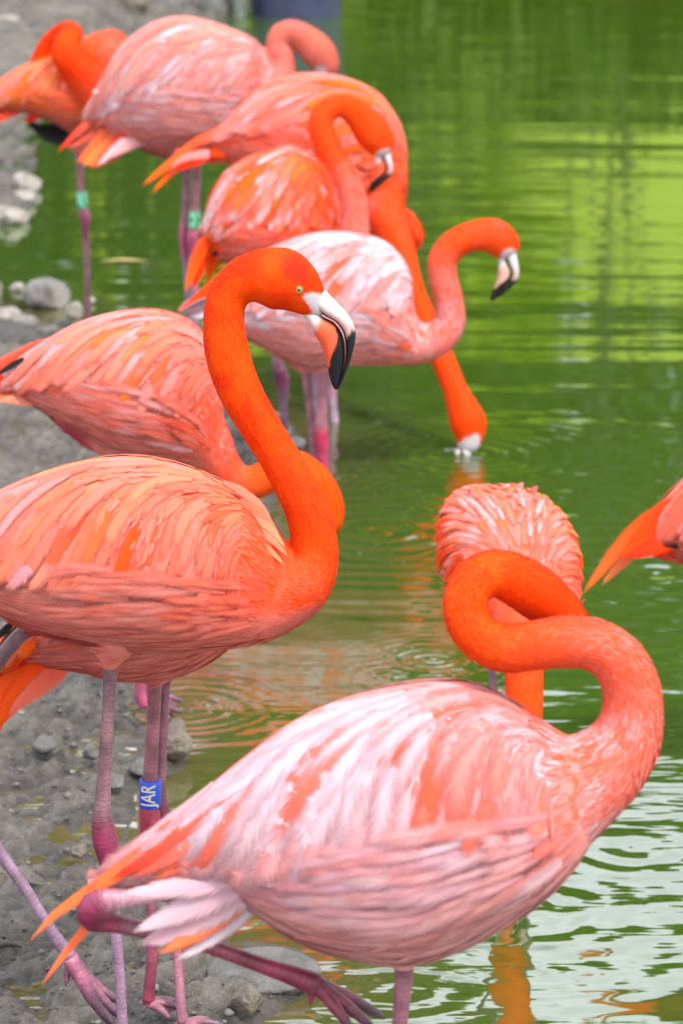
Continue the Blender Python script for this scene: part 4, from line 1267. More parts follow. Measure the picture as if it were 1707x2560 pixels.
# --- salmon one with the low neck
BIRDS.append(dict(
    label="salmon flamingo behind the in-focus bird's neck, leaning forward with its own neck held low", seed=41, dist=5.55, px=320, yaw=0,
    torso=[((562, 1065), (548, 1165), 45), ((552, 965), (495, 1170), 90), ((530, 872), (425, 1156), 122), ((480, 808), (355, 1142), 145), ((400, 778), (285, 1128), 152), ((300, 780), (218, 1086), 145), ((200, 806), (152, 1050), 122),
           ((115, 850), (97, 1015), 85), ((40, 892), (42, 990), 50), ((-30, 930), (-20, 980), 26)],
    neck=[(470, 1070, 95), (512, 1110, 72), (552, 1165, 52), (592, 1203, 44), (640, 1205, 42), (690, 1178, 43), (735, 1170, 46), (778, 1205, 51), (806, 1255, 52), (814, 1298, 46), (806, 1325, 36)],
    headt=.78, neckfree=.2, bill=((800, 1335), (755, 1410)),
    thighs=[[(300, 1080, 80, 20), (310, 1130, 45, 20), (318, 1165, 22, 20)], [(180, 1020, 60, 20), (230, 1085, 38, 20), (290, 1130, 24, 20), (320, 1150, 14, 20)]],
    pal=dict(flank=[SALMON, C(248, 140, 120), PINK, CORAL, PALE], chest=[CORAL, CORAL, SALMON, C(240, 80, 50), PALE], back=[PINK, SALMON, PALE], neck0=[CORAL, C(250, 88, 46), CORAL], neck1=[C(254, 88, 12), C(255, 100, 20)], n0=.3, n1=.58, c0=.1, c1=.4, vent=CRIMSON, belly=SALMON * .4 + PINK * .65),
    pick=make_pick([(PINK, SALMON), (PALE, PINK), (SALMON, PINK), (PINK, PEACH), (C(250, 140, 110), SALMON)], [(ORANGE, AMBER), (AMBER, PEACH), (PALE, SALMON), (CORAL, AMBER)], (.22, .52, .1, .46, .62),
                   rear=[(PINK, PALE), (SALMON, PINK), (CORAL, SALMON)], edge=[PALE, SALMON, PEACH, PINK]),
    wing=dict(n=(12, 8), len=.48, wid=.040, coverts=110, beta=60, fade=.25),
    tail=[([(140, 850), (60, 890), (0, 915), (-70, 960)], 24, RED, CORAL, 20, SALMON), ([(130, 890), (60, 925), (0, 950), (-60, 990)], 26, ORANGE, RED, 30), ([(110, 930), (50, 950), (-10, 985)], 24, CORAL, RED, 24),
          ([(60, 895), (20, 920), (-20, 945)], 9, BLACK, BLACK, 56, BLACK), ([(120, 980), (70, 985), (20, 985), (-30, 1000)], 20, SALMON, AMBER, 20), ([(140, 1000), (90, 1000), (30, 998), (-10, 1003)], 18, PINK, PEACH, 36)],
    tailcov=[CORAL, RED, SALMON, PINK],
    legs=[dict(pts=[(318, 1140, 24, 20), (322, 1180, 16, 20), (335, 1350, 15, 20), (345, 1450, 22, 20), (348, 1500, 18, 20), (350, 1640, 13, 20), (352, 1700, 14, 20), (352, 1740, 16, 20), (362, 1765, 15, 20)], cols=legcols(LEGM, HOCK, C(195, 90, 125), .5),
               foot=dict(base=(360, 1762, 20), toes=[(430, 1800, 70), (458, 1782, 20), (440, 1764, -60)], r=10, hind=(334, 1750, 20), col=C(205, 90, 125))),
          dict(pts=[(300, 1120, 24, -20), (320, 1180, 16, -20), (350, 1350, 14, -20), (365, 1450, 20, -20), (368, 1500, 16, -20), (372, 1640, 12, -20), (376, 1740, 13, -20)], cols=legcols(LEGM, HOCK, C(195, 90, 125), .5),
               foot=dict(base=(376, 1742, -20), toes=[(440, 1768, 20), (462, 1755, -20), (440, 1742, -70)], r=9, col=C(205, 90, 125)))],
    maxlets=24000, let=.95, voxel=.005))

# --- pale one with the S neck
BIRDS.append(dict(
    label="pale pink and white flamingo with S-curved neck, bill held over the open water", seed=51, dist=7.4, px=840, yaw=0,
    torso=[((1062, 825), (1090, 888), 32), ((1035, 772), (1038, 904), 62), ((1024, 682), (968, 910), 92), ((970, 610), (902, 911), 114), ((890, 585), (832, 914), 126), ((800, 582), (768, 918), 124), ((710, 606), (708, 895), 108),
           ((630, 648), (648, 862), 84), ((560, 697), (582, 830), 58), ((505, 735), (525, 800), 32)],
    neck=[(990, 850, 64), (1045, 858, 52), (1092, 846, 44), (1122, 805, 39), (1120, 750, 36), (1106, 692, 36), (1108, 645, 36), (1140, 608, 36), (1190, 588, 38), (1233, 591, 44), (1258, 612, 41), (1268, 634, 31)],
    headt=.8, neckfree=.18, lores=[(1272, 640, 22, 10), (1266, 655, 18, 10)], bill=((1270, 645), (1226, 752)), billpale=.85,
    thighs=[[(800, 880, 60, 20), (806, 925, 24, 20)], [(760, 880, 60, -20), (766, 930, 18, -20)]],
    pal=dict(flank=[SALMON, PINK, PALE, WHITE, PALE], chest=[SALMON, PALE, CORAL, PALE, SALMON], back=[PALE, WHITE, PINK], neck0=[SALMON, PALE, CORAL, PINK], neck1=[CORAL, ORANGE, C(250, 90, 40)], n0=.25, n1=.75, c0=.1, c1=.3, vent=SALMON, ventw=.5),
    pick=make_pick([(PALE, WHITE), (WHITE, PALE), (PINK, PALE), (PALE, SALMON)], [(CORAL, PALE), (ORANGE, SALMON), (SALMON, WHITE)], (.2, .55, .08, .42, .55),
                   rear=[(PALE, WHITE), (PINK, PALE)], edge=[WHITE, SALMON, CORAL, PALE]),
    wing=dict(n=(11, 8), len=.38, wid=.046, coverts=120, beta=56, phi=(.03, .52)),
    tail=[([(640, 660), (560, 700), (490, 745), (440, 783)], 16, RED, ORANGE, 20), ([(620, 690), (560, 725), (500, 760), (452, 785)], 15, ORANGE, RED, 26),
          ([(530, 745), (500, 758), (470, 772), (442, 786)], 9, BLACK, BLACK, 50, WHITE), ([(640, 730), (570, 760), (510, 785), (470, 795)], 18, WHITE, WHITE, 20), ([(650, 770), (590, 790), (540, 805), (500, 812)], 18, PALE, WHITE, 24)],
    tailcov=[WHITE, PALE, PINK],
    legs=[dict(pts=[(806, 905, 22, 20), (808, 935, 15, 20), (806, 1000, 13, 20), (803, 1060, 17, 20), (803, 1100, 18, 20), (808, 1150, 13, 20), (812, 1195, 10, 20), (814, 1260, 10, 20)], cols=legcols(LEGP, C(205, 40, 85), C(200, 60, 100), .52)),
          dict(pts=[(764, 910, 18, -20), (767, 940, 13, -20), (776, 1020, 11, -20), (784, 1085, 13, -20), (786, 1130, 12, -20), (790, 1260, 9, -20)], cols=legcols(LEGP, LEGP, LEGL, .6))],
    maxlets=18000, voxel=.006, smooth=4))

# --- orange one looking down
BIRDS.append(dict(
    label="round orange flamingo with white-flecked wing, neck arched and bill pointing down at its breast", seed=61, dist=7.72, px=680, yaw=8,
    torso=[((838, 505), (820, 640), 55), ((800, 412), (782, 680), 102), ((740, 368), (722, 700), 128), ((675, 376), (662, 698), 136), ((612, 399), (612, 685), 128), ((562, 435), (572, 660), 105), ((530, 487), (542, 636), 72), ((513, 540), (524, 608), 38)],
    neck=[(830, 650, 70), (872, 600, 50), (880, 550, 42), (876, 495, 40), (852, 430, 37), (820, 370, 33), (803, 322, 31), (808, 288, 30), (832, 268, 28), (864, 267, 29), (897, 290, 36), (926, 325, 43), (948, 355, 40), (958, 380, 30)],
    headt=.78, neckfree=.14, lores=[(960, 388, 20, 12), (952, 392, 17, 12)], bill=((958, 388), (922, 480)),
    thighs=[[(690, 660, 60, 0), (690, 720, 26, 0)]],
    pal=dict(flank=[CORAL, SALMON, ORANGE, PINK, CORAL], chest=[CORAL, ORANGE, CORAL, PINK], back=[AMBER, CORAL, PALE], neck0=[CORAL, SALMON, PINK, CORAL], neck1=[ORANGE, C(250, 85, 30)], n0=.25, n1=.55, c0=.1, c1=.4),
    pick=make_pick([(ORANGE, AMBER), (CORAL, ORANGE), (ORANGE, CORAL), (SALMON, PALE), (CORAL, SALMON)], [(PALE, WHITE), (ORANGE, PALE), (ORANGE, AMBER)], (.2, .9, .05, .5, .4),
                   rear=[(PALE, SALMON), (CORAL, PEACH)], edge=[ORANGE, PALE, SALMON, AMBER]),
    wing=dict(n=(11, 8), len=.40, wid=.038, coverts=110, beta=60, phi=(.03, .54)),
    tail=[([(545, 580), (510, 610), (485, 665), (463, 735)], 18, RED, AMBER, 30), ([(540, 600), (515, 640), (495, 690), (480, 730)], 15, ORANGE, RED, 20), ([(545, 630), (525, 655), (522, 690), (517, 720)], 12, ORANGE, AMBER, -20), ([(570, 645), (548, 655), (530, 680), (520, 712)], 9, AMBER, ORANGE, -10),
          ([(555, 615), (540, 630), (530, 640)], 8, BLACK, BLACK, 40, BLACK)],
    tailcov=[ORANGE, RED, CORAL],
    legs=[dict(pts=[(692, 690, 30, 0), (693, 780, 13, 0), (694, 900, 14, 0), (700, 930, 19, 0), (706, 955, 18, 0), (708, 1000, 11, 0), (710, 1060, 9.5, 0), (712, 1110, 10, 0), (713, 1130, 10, 0)], cols=legcols(LEGM, C(130, 45, 90), C(150, 110, 135), .55))],
    maxlets=16000, voxel=.006, smooth=4))

# --- the one drinking
BIRDS.append(dict(
    label="coral flamingo stretching its orange neck straight down, bill dipped in the water", seed=71, dist=8.08, px=780, yaw=0,
    torso=[((1010, 525), (905, 580), 50), ((1018, 442), (852, 590), 92), ((1008, 333), (802, 570), 122), ((958, 245), (752, 545), 138), ((870, 195), (702, 508), 140), ((775, 182), (652, 466), 128), ((690, 195), (602, 426), 106),
           ((620, 243), (557, 392), 78), ((570, 302), (517, 372), 46), ((522, 337), (482, 372), 24)],
    neck=[(925, 470, 80, 30), (955, 540, 60, 80), (985, 592, 42, 130), (1006, 650, 34, 180), (1030, 728, 30, 230), (1060, 800, 30, 280), (1090, 865, 29, 330), (1115, 920, 28, 370), (1137, 975, 29, 410), (1155, 1020, 37, 440), (1170, 1060, 43, 460), (1172, 1095, 33, 470), (1165, 1122, 23, 475)],
    headt=.8, neckfree=.2, lores=[(1176, 1118, 24, 500), (1160, 1132, 24, 500), (1188, 1100, 12, 500)], bill=((1158, 1130), (1150, 1225), 478, 500),
    lumps=[[(985, 545, 40, -40), (1020, 570, 30, -40), (1030, 598, 27, -40), (1022, 630, 16, -40)]],
    thighs=[[(720, 460, 70, 0), (740, 560, 30, 0)]],
    pal=dict(flank=[CORAL, SALMON, CORAL, PINK], chest=[CORAL, ORANGE, C(250, 90, 60)], back=[SALMON, PINK, AMBER], neck0=[ORANGE, C(250, 80, 30)], neck1=[ORANGE, C(250, 75, 12)], c0=.1, c1=.35),
    pick=make_pick([(SALMON, PINK), (CORAL, SALMON), (SALMON, SALMON), (PINK, SALMON), (C(250, 120, 95), PALE)], [(ORANGE, AMBER), (AMBER, ORANGE), (CORAL, AMBER)], (.08, .45, .02, .4, .7),
                   rear=[(PINK, SALMON), (SALMON, CORAL)], edge=[CORAL, PINK, SALMON]),
    wing=dict(n=(12, 8), len=.46, wid=.040, coverts=90, beta=42, u=(.14, .9)),
    tail=[([(590, 310), (510, 350), (450, 390), (350, 470)], 17, CORAL, AMBER, 20, ORANGE), ([(600, 340), (520, 375), (450, 410), (376, 488)], 17, ORANGE, AMBER, 10), ([(600, 320), (520, 345), (465, 370)], 16, SALMON, ORANGE, 40, BLACK * .5 + CORAL * .5), ([(630, 350), (560, 370), (500, 395), (430, 430)], 22, ORANGE, RED, 30), ([(640, 360), (600, 372), (560, 380), (520, 385)], 24, RED, ORANGE, 36),
          ([(615, 395), (560, 385), (500, 385), (450, 400), (420, 430)], 16, PALE, SALMON, 30, SALMON), ([(600, 400), (540, 395), (480, 400), (410, 450)], 14, SALMON, CORAL, 22)],
    tailcov=[ORANGE, RED, CORAL],
    legs=[dict(pts=[(745, 520, 30, 0), (760, 600, 14, 0), (800, 800, 13, 60), (815, 880, 14, 90), (825, 930, 16, 100), (832, 1000, 10, 120), (840, 1090, 10, 150), (843, 1125, 11, 160), (845, 1180, 10, 170)], cols=legcols(LEGP, LEGP, LEGL, .6)),
          dict(pts=[(735, 520, 30, -40), (750, 600, 14, -40), (780, 800, 13, -20), (790, 880, 16, 0), (792, 930, 16, 0), (795, 1000, 10, 0), (798, 1120, 10, 0)], cols=legcols(LEGP, LEGP, LEGL, .6))],
    maxlets=17000, voxel=.006, smooth=4))

# --- the big fluffed one at the back
BIRDS.append(dict(
    label="big fluffed pale pink flamingo near the top, curled neck, green band on one leg", seed=81, dist=8.65, px=450, yaw=0,
    torso=[((684, 165), (652, 300), 50), ((648, 110), (602, 350), 96), ((588, 76), (542, 380), 132), ((515, 50), (482, 395), 152), ((437, 40), (432, 396), 152), ((368, 62), (387, 386), 132), ((312, 106), (347, 368), 104), ((270, 168), (302, 345), 74), ((242, 222), (267, 326), 44)],
    neck=[(650, 250, 70), (690, 195, 46), (702, 155, 34), (695, 118, 29), (703, 88, 28), (732, 80, 29), (765, 100, 36), (795, 130, 41), (812, 162, 35), (808, 185, 26)],
    headt=.66, neckfree=.25, lores=[(800, 180, 16, 10)], bill=((800, 190), (768, 275)),
    thighs=[[(480, 360, 60, 20), (490, 415, 16, 20)], [(460, 360, 60, -10), (467, 415, 15, -10)]],
    pal=dict(flank=[PINK, PALE, PINK, PALE, SALMON], chest=[SALMON, PINK, PALE], back=[PALE, PINK, PEACH, WHITE], neck0=[SALMON, PINK, SALMON], neck1=[PINK, SALMON, C(248, 140, 115)], c0=.05, c1=.3, vent=CRIMSON),
    pick=make_pick([(PINK, PALE), (SALMON, PINK), (PALE, WHITE), (PINK, PINK), (PINK, C(252, 196, 165))], [(SALMON, PALE), (C(252, 165, 110), PINK), (PALE, PINK)], (.12, .45, .05, .4, .4),
                   rear=[(PALE, WHITE), (PINK, PALE)], edge=[SALMON, PALE, PINK, WHITE]),
    wing=dict(n=(13, 10), len=.50, wid=.036, soft=True, coverts=160, beta=40, u=(.12, .9)),
    tail=[([(300, 240), (240, 290), (190, 335), (141, 385)], 13, SALMON, RED, 0), ([(320, 270), (260, 310), (220, 345), (165, 372)], 10, BLACK * .4 + DEEP * .4, CORAL, 6, SALMON), ([(340, 280), (280, 330), (230, 380), (190, 410)], 30, CORAL, AMBER, 24, SALMON), ([(350, 300), (300, 345), (250, 385), (205, 418)], 30, RED, C(250, 150, 70), 34, PEACH), ([(370, 320), (320, 350), (270, 390), (225, 422)], 26, RED, CORAL, 44),
          ([(400, 330), (350, 340), (300, 365), (240, 418)], 18, PALE, WHITE, 60, PINK), ([(420, 345), (370, 345), (320, 365), (262, 400)], 16, PINK, PALE, 66), ([(360, 300), (330, 320), (300, 340)], 34, RED, RED, 54), ([(390, 300), (360, 320), (330, 335)], 30, RED, RED, 70), ([(260, 225), (245, 228), (232, 230)], 8, PALE, WHITE, 30)],
    tailcov=[RED, CORAL, SALMON],
    legs=[dict(pts=[(492, 390, 16, 20), (492, 420, 11, 20), (489, 500, 10, 20), (484, 570, 12, 20), (482, 600, 14.5, 20), (484, 640, 11, 20), (488, 740, 8, 20), (492, 900, 8, 20), (493, 930, 8, 20)], cols=legcols(LEGP, C(205, 80, 130), LEGL, .40),
               band=dict(a=(487, 527, 20), b=(484, 570, 20), r=13.5, text="=-=", mat=M_GREEN, tmat=M_GREENTXT)),
          dict(pts=[(467, 390, 15, -10), (467, 420, 10, -10), (464, 520, 9.5, -10), (461, 580, 13, -10), (463, 620, 12, -10), (470, 720, 8, -10), (478, 900, 8, -10), (479, 930, 8, -10)], cols=legcols(LEGP, C(205, 80, 130), LEGL, .38))],
    maxlets=18000, voxel=.0065, smooth=4, fluff=1.6))

# --- far left, neck folded back
BIRDS.append(dict(
    label="orange flamingo at far left, neck folded back over its body, standing on one green-banded leg", seed=91, dist=9.12, px=170, yaw=0,
    torso=[((345, 135), (330, 270), 55), ((300, 80), (290, 312), 90), ((240, 82), (242, 332), 106), ((180, 112), (182, 328), 106), ((120, 142), (127, 300), 94), ((60, 163), (72, 282), 78), ((5, 197), (17, 280), 48), ((-40, 240), (-30, 288), 22)],
    neck=[(262, 262, 66, 60), (232, 215, 56, 85), (198, 172, 46, 100), (168, 136, 38, 105), (166, 108, 31, 95), (182, 86, 25, 75), (168, 74, 21, 40), (140, 92, 22, 15), (116, 122, 25, 0), (100, 158, 28, -10), (92, 190, 24, -20)],
    headt=.82, neckfree=.1, bill=((90, 200), (60, 250), -20, -20),
    thighs=[[(200, 300, 50, 0), (203, 380, 20, 0)]],
    pal=dict(flank=[CORAL, SALMON, AMBER, C(240, 120, 60)], chest=[CORAL, C(250, 95, 60), SALMON], back=[PEACH, AMBER, SALMON], neck0=[CORAL, C(250, 80, 45)], neck1=[ORANGE, C(250, 60, 5)], n0=.05, n1=.3),
    pick=make_pick([(SALMON, PINK), (AMBER, PEACH), (SALMON, PEACH), (CORAL, AMBER)], [(ORANGE, AMBER), (AMBER, PEACH), (CORAL, PEACH)], (.4, .9, .05, .4, .5), edge=[PINK, SALMON, AMBER]),
    wing=dict(n=(9, 6), len=.5, wid=.05, coverts=50, beta=60, u=(.2, .9)),
    tail=[([(20, 240), (-10, 270), (-40, 310)], 16, RED, ORANGE, 20), ([(60, 270), (20, 285), (-15, 310)], 14, CORAL, RED, 30), ([(120, 275), (85, 292), (58, 306)], 14, RED, RED, 40),
          ([(190, 300), (150, 318), (105, 322), (62, 300)], 18, BLACK, BLACK, 20, BLACK), ([(195, 320), (150, 335), (110, 332), (72, 312)], 16, BLACK, BLACK, 26, BLACK), ([(200, 335), (160, 348), (120, 345), (85, 325)], 16, BLACK, BLACK * 2, 32, BLACK)],
    tailcov=[CORAL, RED, SALMON],
    legs=[dict(pts=[(202, 360, 18, 0), (202, 430, 9, 0), (204, 500, 9, 0), (210, 530, 13, 0), (214, 548, 13, 0), (214, 580, 9, 0), (218, 650, 7.5, 0), (221, 795, 7, 0), (222, 850, 7, 0)], cols=legcols(LEGP, C(150, 60, 95), C(170, 110, 130), .40),
               band=dict(a=(203, 478, 0), b=(206, 519, 0), r=13, text="-==", mat=M_GREEN, tmat=M_GREENTXT))],
    maxlets=12000, voxel=.0065, smooth=4))

# --- facing us behind the looped neck
c0 = at_dist(1273, 1395, 4.97)
fw = unit([.14, -.94, -.30]); upv = unit([0, -.30, .95])
stn_ = [(.165, .035, .035), (.125, .066, .072), (.06, .084, .094), (0, .088, .102), (-.05, .082, .100), (-.10, .066, .088), (-.145, .044, .066), (-.18, .02, .03)]
BIRDS.append(dict(
    label="humped orange flamingo facing the camera behind the looped neck, head lowered to the water", seed=101, dist=4.9, px=1273, yaw=0,
    loft=([c0 + fw * s[0] for s in stn_], [upv * s[1] for s in stn_], [s[2] for s in stn_], np.array([1.0, 0, 0])),
    neck3=[(1282, 1475, 4.88, 95), (1292, 1530, 4.80, 74), (1302, 1600, 4.75, 56), (1309, 1680, 4.73, 48), (1309, 1780, 4.71, 46), (1302, 1880, 4.69, 44), (1290, 1970, 4.67, 46), (1278, 2040, 4.66, 54), (1268, 2090, 4.65, 50), (1264, 2125, 4.64, 38)],
    headt=.8, neckfree=.15, bill=((1264, 2125), (1258, 2285), 0, 0, None, 4.64),
    thighs=[],
    pal=dict(flank=[CORAL, SALMON, C(250, 110, 80)], chest=[CORAL, SALMON], back=[PINK, SALMON, CORAL, PALE], neck0=[CORAL, C(250, 85, 50)], neck1=[ORANGE, C(250, 80, 25)], c0=.05, c1=.2),
    pick=make_pick([(PINK, SALMON), (SALMON, PEACH), (PALE, PINK), (SALMON, AMBER), (SALMON, PINK)], [(ORANGE, ORANGE), (RED, ORANGE), (ORANGE, CORAL)], (0, 1, .26, .62, .85), edge=[CORAL, PEACH, ORANGE, AMBER]),
    wing=dict(n=(13, 12), len=.46, wid=.040, soft=True, coverts=160, covlen=1.3, beta=40, u=(.08, .85), phi=(.01, .60), both=True, flank=120, scatter=.12, ragged=.4, short=.1),
    tail=[([(1250, 1235), (1262, 1222), (1275, 1210)], 14, PALE, WHITE, -250), ([(1285, 1235), (1300, 1215), (1310, 1208)], 14, PINK, PALE, -250), ([(1320, 1240), (1335, 1225), (1345, 1215)], 13, SALMON, PINK, -250)],
    tailcov=[CORAL, SALMON, PALE],
    legs=[dict(pts=[(1215, 1500, 26, 0), (1222, 1580, 11, 10), (1227, 1660, 10, 20), (1250, 1850, 10, 60), (1290, 1960, 17, 90), (1305, 2000, 15, 100), (1318, 2100, 10, 110), (1325, 2230, 10, 120), (1327, 2300, 10, 125)], cols=legcols(LEGM, LEGM, LEGM, .6)),
          dict(pts=[(1330, 1500, 26, 0), (1330, 1700, 11, 0), (1318, 1900, 11, 0), (1310, 1980, 16, 0), (1308, 2020, 14, 0), (1305, 2200, 10, 0)], cols=legcols(LEGM, LEGM, LEGM, .6))],
    maxlets=18000, voxel=.005, smooth=4))

# --- at the right edge
BIRDS.append(dict(
    label="flamingo cut by the right edge, only its orange rump and pointed tail in view", seed=111, dist=5.2, px=1850, yaw=0,
    torso=[((2080, 1300), (2070, 1420), 55), ((2005, 1185), (2000, 1460), 110), ((1905, 1135), (1900, 1470), 138), ((1800, 1145), (1802, 1450), 130), ((1715, 1195), (1727, 1410), 100), ((1655, 1258), (1667, 1386), 62), ((1610, 1312), (1622, 1374), 30)],
    neck=[(2000, 1360, 90), (2060, 1340, 70), (2100, 1270, 52), (2095, 1180, 46), (2070, 1090, 45), (2080, 1010, 45), (2130, 960, 52), (2185, 970, 62), (2220, 1000, 45)],
    headt=.8, bill=((2230, 1010), (2262, 1150)), eye=(2200, 975, 8),
    thighs=[[(1880, 1400, 70, 0), (1880, 1500, 24, 0)]],
    pal=dict(flank=[CORAL, SALMON, PINK], chest=[CORAL, ORANGE], back=[PINK, SALMON], neck0=[CORAL], neck1=[ORANGE]),
    pick=make_pick([(SALMON, PINK), (PINK, SALMON), (CORAL, SALMON)], [(ORANGE, AMBER)], (.3, .6, .1, .4, .5), edge=[PINK, SALMON]),
    wing=dict(n=(9, 6), len=.46, wid=.045, coverts=50, u=(.2, .82)),
    tail=[([(1720, 1230), (1600, 1320), (1530, 1390), (1453, 1490)], 26, ORANGE, C(250, 125, 60), 20, RED), ([(1720, 1280), (1620, 1340), (1560, 1400), (1500, 1468)], 24, CORAL, C(250, 140, 90), 0), ([(1740, 1240), (1650, 1300), (1570, 1360)], 36, RED, ORANGE, 40), ([(1740, 1290), (1660, 1330), (1590, 1370), (1540, 1395)], 36, RED, ORANGE, 46), ([(1760, 1320), (1690, 1350), (1620, 1375), (1560, 1395)], 30, ORANGE, RED, 52),
          ([(1730, 1372), (1690, 1366), (1650, 1364)], 7, BLACK, BLACK, 70, BLACK), ([(1760, 1410), (1690, 1392), (1620, 1388)], 20, SALMON, DEEP, 30)],
    tailcov=[ORANGE, RED, CORAL],
    legs=[dict(pts=[(1880, 1460, 24, 0), (1885, 1540, 14, 0), (1890, 1750, 13, 0), (1890, 1790, 20, 0), (1888, 1830, 15, 0), (1885, 2060, 11, 0)], cols=legcols(LEGP, HOCK, LEGP, .5)), dict(pts=[(1840, 1460, 24, -40), (1850, 1540, 14, -40), (1860, 1750, 13, -40), (1860, 1790, 20, -40), (1858, 1830, 15, -40), (1855, 2060, 11, -40)], cols=legcols(LEGP, HOCK, LEGP, .5))],
    maxlets=10000, voxel=.006, smooth=4))

for sp in BIRDS:
    build_bird(sp)

# ------------------------------------------------------------------ stones, sticks and the tub
def rock_mesh(rx, ry, rz, seed, rough=.25, flat=False):
    import bmesh
    bm = bmesh.new()
    bmesh.ops.create_icosphere(bm, subdivisions=4, radius=1.0)
    V = np.array([v.co[:] for v in bm.verts])
    d = 1 + (fbm(V * 1.3 + seed * 3.7, 3) - .5) * rough * 2.6 + (fbm(V * 4 + seed, 3) - .5) * rough * .7
    # chipped facets
    r_ = np.random.default_rng(seed)
    V = V * d[:, None]
    for q in range(7):
        nrm = unit(r_.normal(size=3)); lim = r_.uniform(.62, .9)
        e = V @ nrm - lim
        V = V - np.clip(e, 0, None)[:, None] * nrm * .8
    V = V * np.array([rx, ry, rz])
    F = [tuple(v.index for v in f.verts) for f in bm.faces]
    bm.free()
    return V, F
def mat_stone(name, col, dark):
    m, n, b = new_mat(name)
    tcx = N(n, "ShaderNodeTexCoord")
    no = N(n, "ShaderNodeTexNoise"); no.inputs['Scale'].default_value = 22; no.inputs['Detail'].default_value = 9; no.inputs['Roughness'].default_value = .68
    n2 = N(n, "ShaderNodeTexNoise"); n2.inputs['Scale'].default_value = 110; n2.inputs['Detail'].default_value = 4
    n.links.new(tcx.outputs['Object'], no.inputs['Vector']); n.links.new(tcx.outputs['Object'], n2.inputs['Vector'])
    rp = N(n, "ShaderNodeValToRGB"); rp.color_ramp.elements[0].position = .32; rp.color_ramp.elements[0].color = (*dark, 1); rp.color_ramp.elements[1].position = .62; rp.color_ramp.elements[1].color = (*col, 1)
    n.links.new(no.outputs['Fac'], rp.inputs['Fac']); n.links.new(rp.outputs['Color'], b.inputs['Base Color'])
    b.inputs['Roughness'].default_value = .75
    ad = N(n, "ShaderNodeMath", operation='ADD'); n.links.new(no.outputs['Fac'], ad.inputs[0]); n.links.new(n2.outputs['Fac'], ad.inputs[1])
    bp = N(n, "ShaderNodeBump"); bp.inputs['Strength'].default_value = 1; bp.inputs['Distance'].default_value = .008
    n.links.new(ad.outputs[0], bp.inputs['Height']); n.links.new(bp.outputs[0], b.inputs['Normal'])
    return m
ST_PALE = mat_stone("pale_limestone", (.34, .31, .27), (.13, .118, .10))
ST_BROWN = mat_stone("brown_stone", (.17, .14, .10), (.06, .052, .042))
ST_GREY = mat_stone("grey_slab_stone", (.125, .12, .114), (.05, .047, .044))
def rock(px, py, wpx, hpx, seed, mat, label, dz=.0, rough=.25, depth=1.0, z=None):
    """px,py: where the stone meets mud or water, at its middle"""
    p = on_ground(px, py, max(0, dz) if z is None else z)
    s = (p[1] * CP + (HC - p[2]) * SP) / FPX
    rx = wpx * s / 2; rz = hpx * s
    V, F = rock_mesh(rx, rx * depth, rz * .62, seed, rough)
    o = link("stone", mesh_from("stone", V + np.array([0, 0, rz * .38]), F), mat)
    o.location = tuple(p)
    o.rotation_euler = (0, 0, seed * 1.3 % 1.0 - .5)
    return tag(o, label, "stone", "stones on the shore")
rock(117, 765, 112, 78, 3, ST_PALE, "rounded pale boulder standing in the water at the left")
rock(184, 793, 48, 42, 4, ST_PALE, "small white stone right of the pale boulder, under the banded leg")
rock(228, 760, 26, 18, 5, ST_PALE, "tiny pale stone at the foot of the one-legged flamingo")
rock(45, 727, 40, 22, 6, ST_PALE, "low pale stone left of the pale boulder, awash")
rock(0, 738, 14, 34, 7, ST_PALE, "pale stone cut by the left edge beside the boulder")
rock(20, 812, 90, 44, 8, ST_PALE, "whitish knobbly stone at the left edge of the near mud bank")
rock(68, 828, 66, 40, 9, ST_PALE, "pale knobbly stone on the near mud's waterline, second from the left edge")
rock(122, 842, 52, 30, 10, ST_PALE, "whitish flat stone touching the salmon flamingo's tail")
rock(165, 826, 40, 26, 12, ST_GREY, "grey stone at the waterline just left of the salmon flamingo's back")
rock(68, 476, 76, 48, 13, ST_PALE, "beige stone on the far left shore, topmost at the waterline")
rock(62, 508, 66, 34, 14, ST_PALE, "low beige stone below the topmost one on the far left shore")
rock(25, 556, 100, 42, 15, ST_PALE, "long whitish stone at the tip of the far left shore")
rock(14, 100, 100, 66, 16, ST_PALE, "large smooth cream stone at the left edge near the top")
rock(162, 14, 96, 34, 17, ST_PALE, "pale flat stone cut by the top edge, upper left")
rock(440, 36, 100, 60, 18, ST_GREY, "grey block at the top edge above the fluffed flamingo")
rock(540, 40, 86, 60, 19, ST_GREY, "grey block beside the post at the top edge")
rock(338, 48, 60, 70, 20, ST_BROWN, "brown stone standing in for the dark shadow gap left of the grey blocks at the top edge", rough=.35)  # drawn as a stone where there is only black shadow between the rocks
rock(430, 1895, 108, 92, 21, ST_BROWN, "brown angular stone at the water's edge behind the blue-banded leg", dz=.005, rough=.35)
rock(370, 1935, 92, 40, 22, ST_GREY, "low grey stone in front of the brown angular one", dz=.008)
rock(228, 1895, 42, 36, 23, ST_GREY, "small grey stone left of the in-focus bird's straight leg", dz=.02)
rock(112, 1880, 58, 40, 24, ST_GREY, "dark lump of stone on the mud under the orange tail", dz=.02, rough=.4)
rock(200, 2140, 46, 30, 25, ST_BROWN, "small tan pebble beside the in-focus bird's hock", dz=.02)
rock(282, 1965, 80, 30, 26, ST_GREY, "flat grey stone behind the in-focus bird's straight leg", dz=.015)
rock(618, 2520, 90, 62, 27, ST_BROWN, "squarish brown stone set in the slab at the bottom", dz=.02, rough=.2)
rock(650, 2450, 330, 62, 28, ST_GREY, "flat grey slab of shore under the nearest flamingo's lifted foot", dz=.004, rough=.16, depth=.85)
rock(700, 1100, 60, 40, 29, ST_PALE, "pale stone at the waterline among the far legs")
rock(742, 1118, 50, 26, 30, ST_PALE, "low whitish stone right of the pale stone among the far legs")
